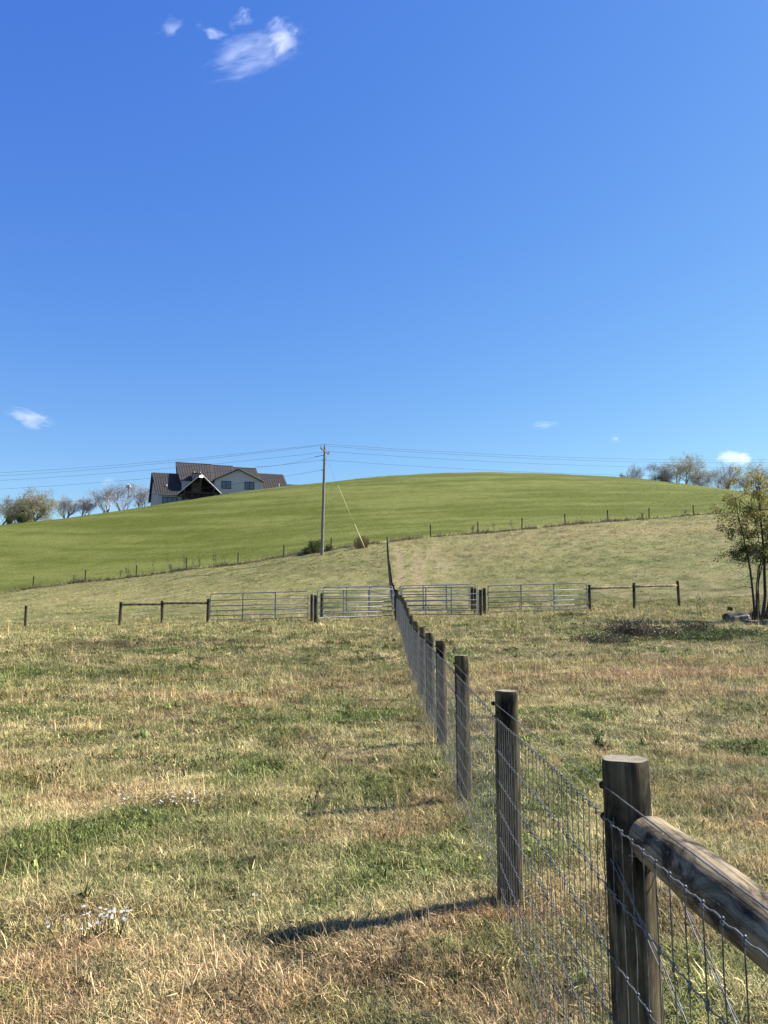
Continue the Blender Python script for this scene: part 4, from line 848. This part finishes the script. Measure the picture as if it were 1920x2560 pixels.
for i, (px, h, lab) in enumerate(((185,1.0,'thin weed stalk left of the second hill fence post from the left edge'),(300,.95,'dark weed stalk just left of the third hill fence post'),(319,1.25,'leaning weed stalk between the third hill post and its dark neighbour'),(382,1.55,'tall rusty weed with a drooping head between the third and fourth hill posts'),(428,.85,'short weed left of the weedy fourth hill post'),(459,1.7,'dark weed climbing the fourth hill fence post'),(482,1.4,'bushy weed stalk right of the fourth hill post'),(497,1.3,'second weed stalk right of the fourth hill post'),(536,1.7,'tall narrow brown weed midway between the fourth and fifth hill posts'),(562,1.1,'reddish weed left of the fifth hill post'),(1180,1.0,'dark weed left of the second hill post right of the wire fence'),(1235,1.1,'weed stalk between the second and third hill posts right of the wire fence'),(1280,1.3,'dark leafy weed left of the third hill post right of the wire fence'),(1607,.8,'dark low weed left of the sixth hill post right of the wire fence'),(1713,.8,'round dark weed left of the last hill post before the sapling'))):
    stalk(px, 0, h, lab, 40 + i, fy(px) - .2, 'weed_dark' if i % 3 else 'weed_brown', 'tall weeds along the hill fence')
bush('leafy_shrub', place(789, fy(789) - .3), 1.75, 1.5, 1100, 'weed_green', 'green leafy shrub at the left foot of the utility pole', .13, seed=61, stems=12)
bush('leafy_shrub', place(766, fy(766) - .3), .7, 1.4, 700, 'weed_dark', 'low dark shrub left of the leafy one by the utility pole', .10, seed=62, stems=14)
bush('leafy_shrub', place(822, fy(822) - .2), .8, .9, 500, 'weed_dark', 'low dark shrub right of the utility pole foot', .10, seed=63, stems=12)
R = random.Random(8); e = empty('reed_clump', place(903, 77.0), 'dense clump of rusty upright reeds behind the yellow guy wire', 'reeds'); b = MB()
for _ in range(170):
    x, y = R.uniform(-.6, .6), R.gauss(0, .18); h = R.uniform(.55, 1.3) * (1 - .25 * abs(x)); s = Vector((x * 1.25 + R.gauss(0, .08), y, h)); b.add([(x - .012, y, -.02), (x + .012, y, -.02), s + Vector((.008, 0, 0)), s - Vector((.008, 0, 0))], [(0,1,2,3)], R.random() * .8)
    for k in range(3): q = s - Vector((0, 0, R.uniform(0, .35))); b.leaf(q, Vector((R.gauss(0, .6), R.gauss(0, .6), 1)), .12, .05, None, R.random() * .6)
b.build('reeds', M['reed'], e)
R = random.Random(9); b = MB()                        # the unmown strip under the hill fence
for _ in range(20000):
    x = R.uniform(-46, 48); y = float(fence_y(x)) + R.gauss(0, .22); dens = float(fbm(np.array([x * .9]), np.array([3.3]), 3)[0])
    if R.random() > dens * 1.5 - .25: continue
    x += R.gauss(0, .05); z = g1(x, y); h = R.uniform(.08, .30) * (.3 + dens) * (2.4 if R.random() < .12 else 1); d = Vector((R.gauss(0, .35), R.gauss(0, .35), 1)); u = Vector((R.uniform(.6, 1), R.uniform(-.6, .6), 0)).normalized() * .022
    b.add([Vector((x, y, z - .03)) - u, Vector((x, y, z - .03)) + u, Vector((x, y, z)) + d * h * .6 + u * .8, Vector((x, y, z)) + d * h], [(0,1,2,3)], R.random())
tag(b.build('fence_line_weeds', M['weed_brown']), 'brown unmown weeds in a dark strip under the long hill fence', 'weeds', kind='stuff')
R = random.Random(10); b = MB()                       # taller grass the mower leaves under the near fence
for _ in range(5200):
    y = 1.5 + 35 * R.random() ** 1.3; x = fx(y) - .06 + R.gauss(0, .07); z = g1(x, y) if False else float(np.interp(y, GFY, GFZ)); h = R.uniform(.08, .27) * (1.2 if R.random() < .1 else .8); wv = .0022 * (1 + y * .06); d = Vector((R.gauss(0, .3), R.gauss(0, .3), 1)); u = Vector((R.uniform(-1, 1), R.uniform(-1, 1), 0)).normalized() * wv; q = Vector((x, y, z - .01))
    b.add([q - u, q + u, q + d * h * .55 + u * .8, q + d * h * .55 - u * .8, q + d * h + Vector((R.gauss(0, .04), R.gauss(0, .04), -.02))], [(0,1,2,3),(3,2,4)], R.random())
M['strip'] = leafmat('dry_strip_grass', [(.42, .34, .19), (.30, .27, .12), (.16, .19, .06), (.48, .38, .24)])
tag(b.build('fence_foot_grass', M['strip']), 'taller dry grass growing through the foot of the near wire fence', 'grass', kind='stuff')
def flowers(px, py, n, wd, label, seed, grp='white flower clumps in the pasture', hgt=.15):
    R = random.Random(seed); base = at2(px, py + (55 if py > 2200 else 30 if py > 1900 else 10))
    e = empty('flower_clump', base, label, 'flowers', grp); st = MB(); fl = MB()
    for _ in range(n):
        x, y = R.gauss(0, wd), R.gauss(0, wd * .5); h = hgt * R.uniform(.6, 1.1); top = Vector((x, y, h)); st.tube([(x * .7, y * .7, 0), top], [.0018, .0012], 3)
        k = 8; r = R.uniform(.008, .0125); nn = Vector((R.gauss(0, .4), R.gauss(-.3, .4), 1)).normalized(); u, v = frame(nn)
        fl.add([top] + [top + (u * math.cos(j * 6.283 / k) + v * math.sin(j * 6.283 / k)) * r * (1 if j % 2 else .75) for j in range(k)], [(0, j + 1, (j + 1) % k + 1) for j in range(k)], R.random())
    st.build('stems', M['weed_green'], e); fl.build('petals', M['petal'], e)
def at2(px, py): x, y = hit(px, py, 2.4); return Vector((x, y, g1(x, y)))
for i, (px, py, n, wd, lab) in enumerate(((685,1688,40,.55,'white flowers in the straw, rightmost clump of the far ones'),(388,1678,20,.3,'small clump of white flowers right above the middle clumps'),(345,1725,34,.35,'white flowers in the green band, between two other clumps'),(285,1736,26,.3,'white flowers in the green band just left of its twin clump'),(218,1750,26,.28,'white flowers left below the twin clumps in the green band'),(122,1674,12,.3,'sparse white flowers nearest the left photo edge'),(172,1640,10,.25,'few white flowers in the dark grass strip, farthest clump'),(395,2012,30,.22,'sparse white flowers mid field, right of centre left'),(470,2012,26,.16,'white flowers mid field, beside the sparse clump'),(212,2345,22,.085,'bright white flowers in the near left grass, left part of the nearest pair'),(268,2335,26,.07,'bright white flowers in the near left grass, right part of the nearest pair'))):
    flowers(px, py, n, wd, lab, 70 + i)
flowers(640, 2258, 3, .015, 'lone white flower with broad green leaves near the bottom centre', 90, None, .12)
def seedweed(px, py, label, seed):
    R = random.Random(seed); e = empty('seed_head_weed', at2(px, py), label, 'weed', 'dark seed head weeds in the pasture'); st = MB(); hd = MB()
    for _ in range(9):
        b0 = Vector((R.gauss(0, .02), R.gauss(0, .02), 0)); top = Vector((R.gauss(0, .10), R.gauss(0, .06), R.uniform(.09, .24))); st.tube([b0, b0.lerp(top, .6) + Vector((0, 0, .02)), top], [.003, .002, .0015], 4); hd.tube([top - Vector((0, 0, .012)), top, top + Vector((0, 0, .012))], [.004, .010, .003], 6)
    st.build('stem', M['bark_dark'], e); hd.build('seed_head', M['log'], e, True)
for i, (px, py, lab) in enumerate(((455,1945,'dark seed heads on bent stems in the straw left of centre'),(545,1918,'small dark seed heads just right of the green tuft left of centre'),(135,1960,'dark seed heads in the grass near the left edge'),(780,2035,'tall dark dried weed standing in front of mid field, nearest one'),(395,1965,'dark seed heads left of the bent stemmed weed'))):
    seedweed(px, py, lab, 100 + i)
R = random.Random(12); b = MB(); xo, yo = POSTS[2][0], POSTS[2][1]   # orange utility paint on the grass at the second post
for _ in range(230):
    x = xo - .02 + R.gauss(0, .10); y = yo - .20 + R.gauss(0, .05); z = g1(x, y); u = Vector((R.gauss(0, 1), R.gauss(0, 1), 0)).normalized() * .003; d = Vector((R.gauss(0, .6), R.gauss(0, .6), 1)) * R.uniform(.02, .075)
    b.add([Vector((x, y, z)) - u, Vector((x, y, z)) + u, Vector((x, y, z)) + d], [(0,1,2)])
tag(b.build('painted_grass', M['orange']), 'grass blades sprayed orange at the foot of the second near fence post', 'marking', kind='stuff')

# ---------------------------------------------------------------- clouds: wisps of scattering air
def cloud_mat(name, dens, nscale, thr, seed, stretch):
    m = bpy.data.materials.new(name); m.use_nodes = True; nt = m.node_tree; nt.nodes.remove(nt.nodes['Principled BSDF'])
    tc = nt.nodes.new('ShaderNodeTexCoord'); mp = nt.nodes.new('ShaderNodeMapping'); mp.inputs['Location'].default_value = (seed * 3.1, seed * 1.7, 0); mp.inputs['Scale'].default_value = stretch
    mp.inputs['Rotation'].default_value = (0, .5, 0)
    nt.links.new(tc.outputs['Object'], mp.inputs[0]); n = nt.nodes.new('ShaderNodeTexNoise'); n.inputs['Scale'].default_value = nscale; n.inputs['Detail'].default_value = 7; n.inputs['Roughness'].default_value = .62; n.inputs['Distortion'].default_value = .5
    nt.links.new(mp.outputs[0], n.inputs['Vector'])
    ln = nt.nodes.new('ShaderNodeVectorMath'); ln.operation = 'LENGTH'; nt.links.new(tc.outputs['Object'], ln.inputs[0])
    f = nt.nodes.new('ShaderNodeMath'); f.operation = 'MULTIPLY_ADD'; f.inputs[1].default_value = -.36; f.inputs[2].default_value = -thr; p2 = nt.nodes.new('ShaderNodeMath'); p2.operation = 'POWER'; p2.inputs[1].default_value = 1.6; nt.links.new(ln.outputs['Value'], p2.inputs[0]); nt.links.new(p2.outputs[0], f.inputs[0])
    a = nt.nodes.new('ShaderNodeMath'); a.operation = 'ADD'; nt.links.new(n.outputs[0], a.inputs[0]); nt.links.new(f.outputs[0], a.inputs[1])
    c = nt.nodes.new('ShaderNodeMath'); c.operation = 'MULTIPLY'; c.inputs[1].default_value = dens * .9; c.use_clamp = False; nt.links.new(a.outputs[0], c.inputs[0])
    x = nt.nodes.new('ShaderNodeMath'); x.operation = 'MAXIMUM'; x.inputs[1].default_value = 0; nt.links.new(c.outputs[0], x.inputs[0])
    v = nt.nodes.new('ShaderNodeVolumePrincipled'); v.inputs['Color'].default_value = (1, 1, 1, 1); v.inputs['Anisotropy'].default_value = .35; nt.links.new(x.outputs[0], v.inputs['Density'])
    nt.links.new(v.outputs[0], nt.nodes['Material Output'].inputs['Volume']); return m
def cloud(px, py, wpx, hpx, dist, dens, label, seed, nscale=1.5, thr=.42, rot=0, stretch=(1, 1, 1.3)):
    import bmesh
    p = Vector(ray(px, py, dist)); s = (p - Vector((0, 0, H))).length / F
    me = bpy.data.meshes.new('cloud'); bm = bmesh.new(); bmesh.ops.create_icosphere(bm, subdivisions=3, radius=1); bm.to_mesh(me); bm.free()
    o = bpy.data.objects.new('cloud', me); C.objects.link(o); o.location = p; rx = wpx * s * .5; rz = hpx * s * .5; o.scale = (rx, (rx + rz) * .5, rz); o.rotation_euler = (-math.atan2(p.z, p.y) * -.6, rot, 0)
    me.materials.append(cloud_mat('cloud_%d' % seed, dens / ((rx + rz) * .5), nscale, thr, seed, stretch)); return tag(o, label, 'cloud', 'small clouds in the blue sky')
cloud(622, 142, 320, 112, 1500, 2.8, 'largest wispy white cloud high in the sky, left of centre', 1, 2.1, .36, -.32, (1, 1, 1.5))
cloud(705, 95, 150, 120, 1500, 4.5, 'thin wisp joined to the upper right of the largest high cloud', 2, 1.9, .40, -.7, (1, 1, 1.6))
cloud(427, 66, 90, 56, 1500, 2.0, 'faint small cloud puff, leftmost of the high ones', 3, 1.4, .38, -.3)
cloud(530, 80, 95, 46, 1500, 2.6, 'small cloud puff just left of the largest high cloud', 4, 1.3, .38, .1)
cloud(603, 46, 85, 56, 1500, 2.8, 'small cloud puff just above the largest high cloud', 5, 1.4, .38, -.6)
cloud(70, 1046, 150, 64, 2600, 4.5, 'small soft cloud near the left edge above the horizon', 6, 1.7, .35, .25)
cloud(1836, 1148, 104, 66, 2600, 3.2, 'bright white cloud low behind the bare trees at the right', 7, 1.5, .31)
cloud(1362, 1061, 130, 30, 2600, 1.8, 'very faint flat cloud above the right part of the crest', 8, 1.8, .38)
cloud(1535, 1098, 50, 30, 2600, 1.8, 'tiny faint cloud above the right trees', 10, 1.3, .38)
cloud(270, 1203, 60, 28, 2600, 2.5, 'tiny low cloud behind the bare trees left of the house', 9, 1.3, .36)
sc.cycles.volume_bounces = 4
print('objects', len(bpy.data.objects))
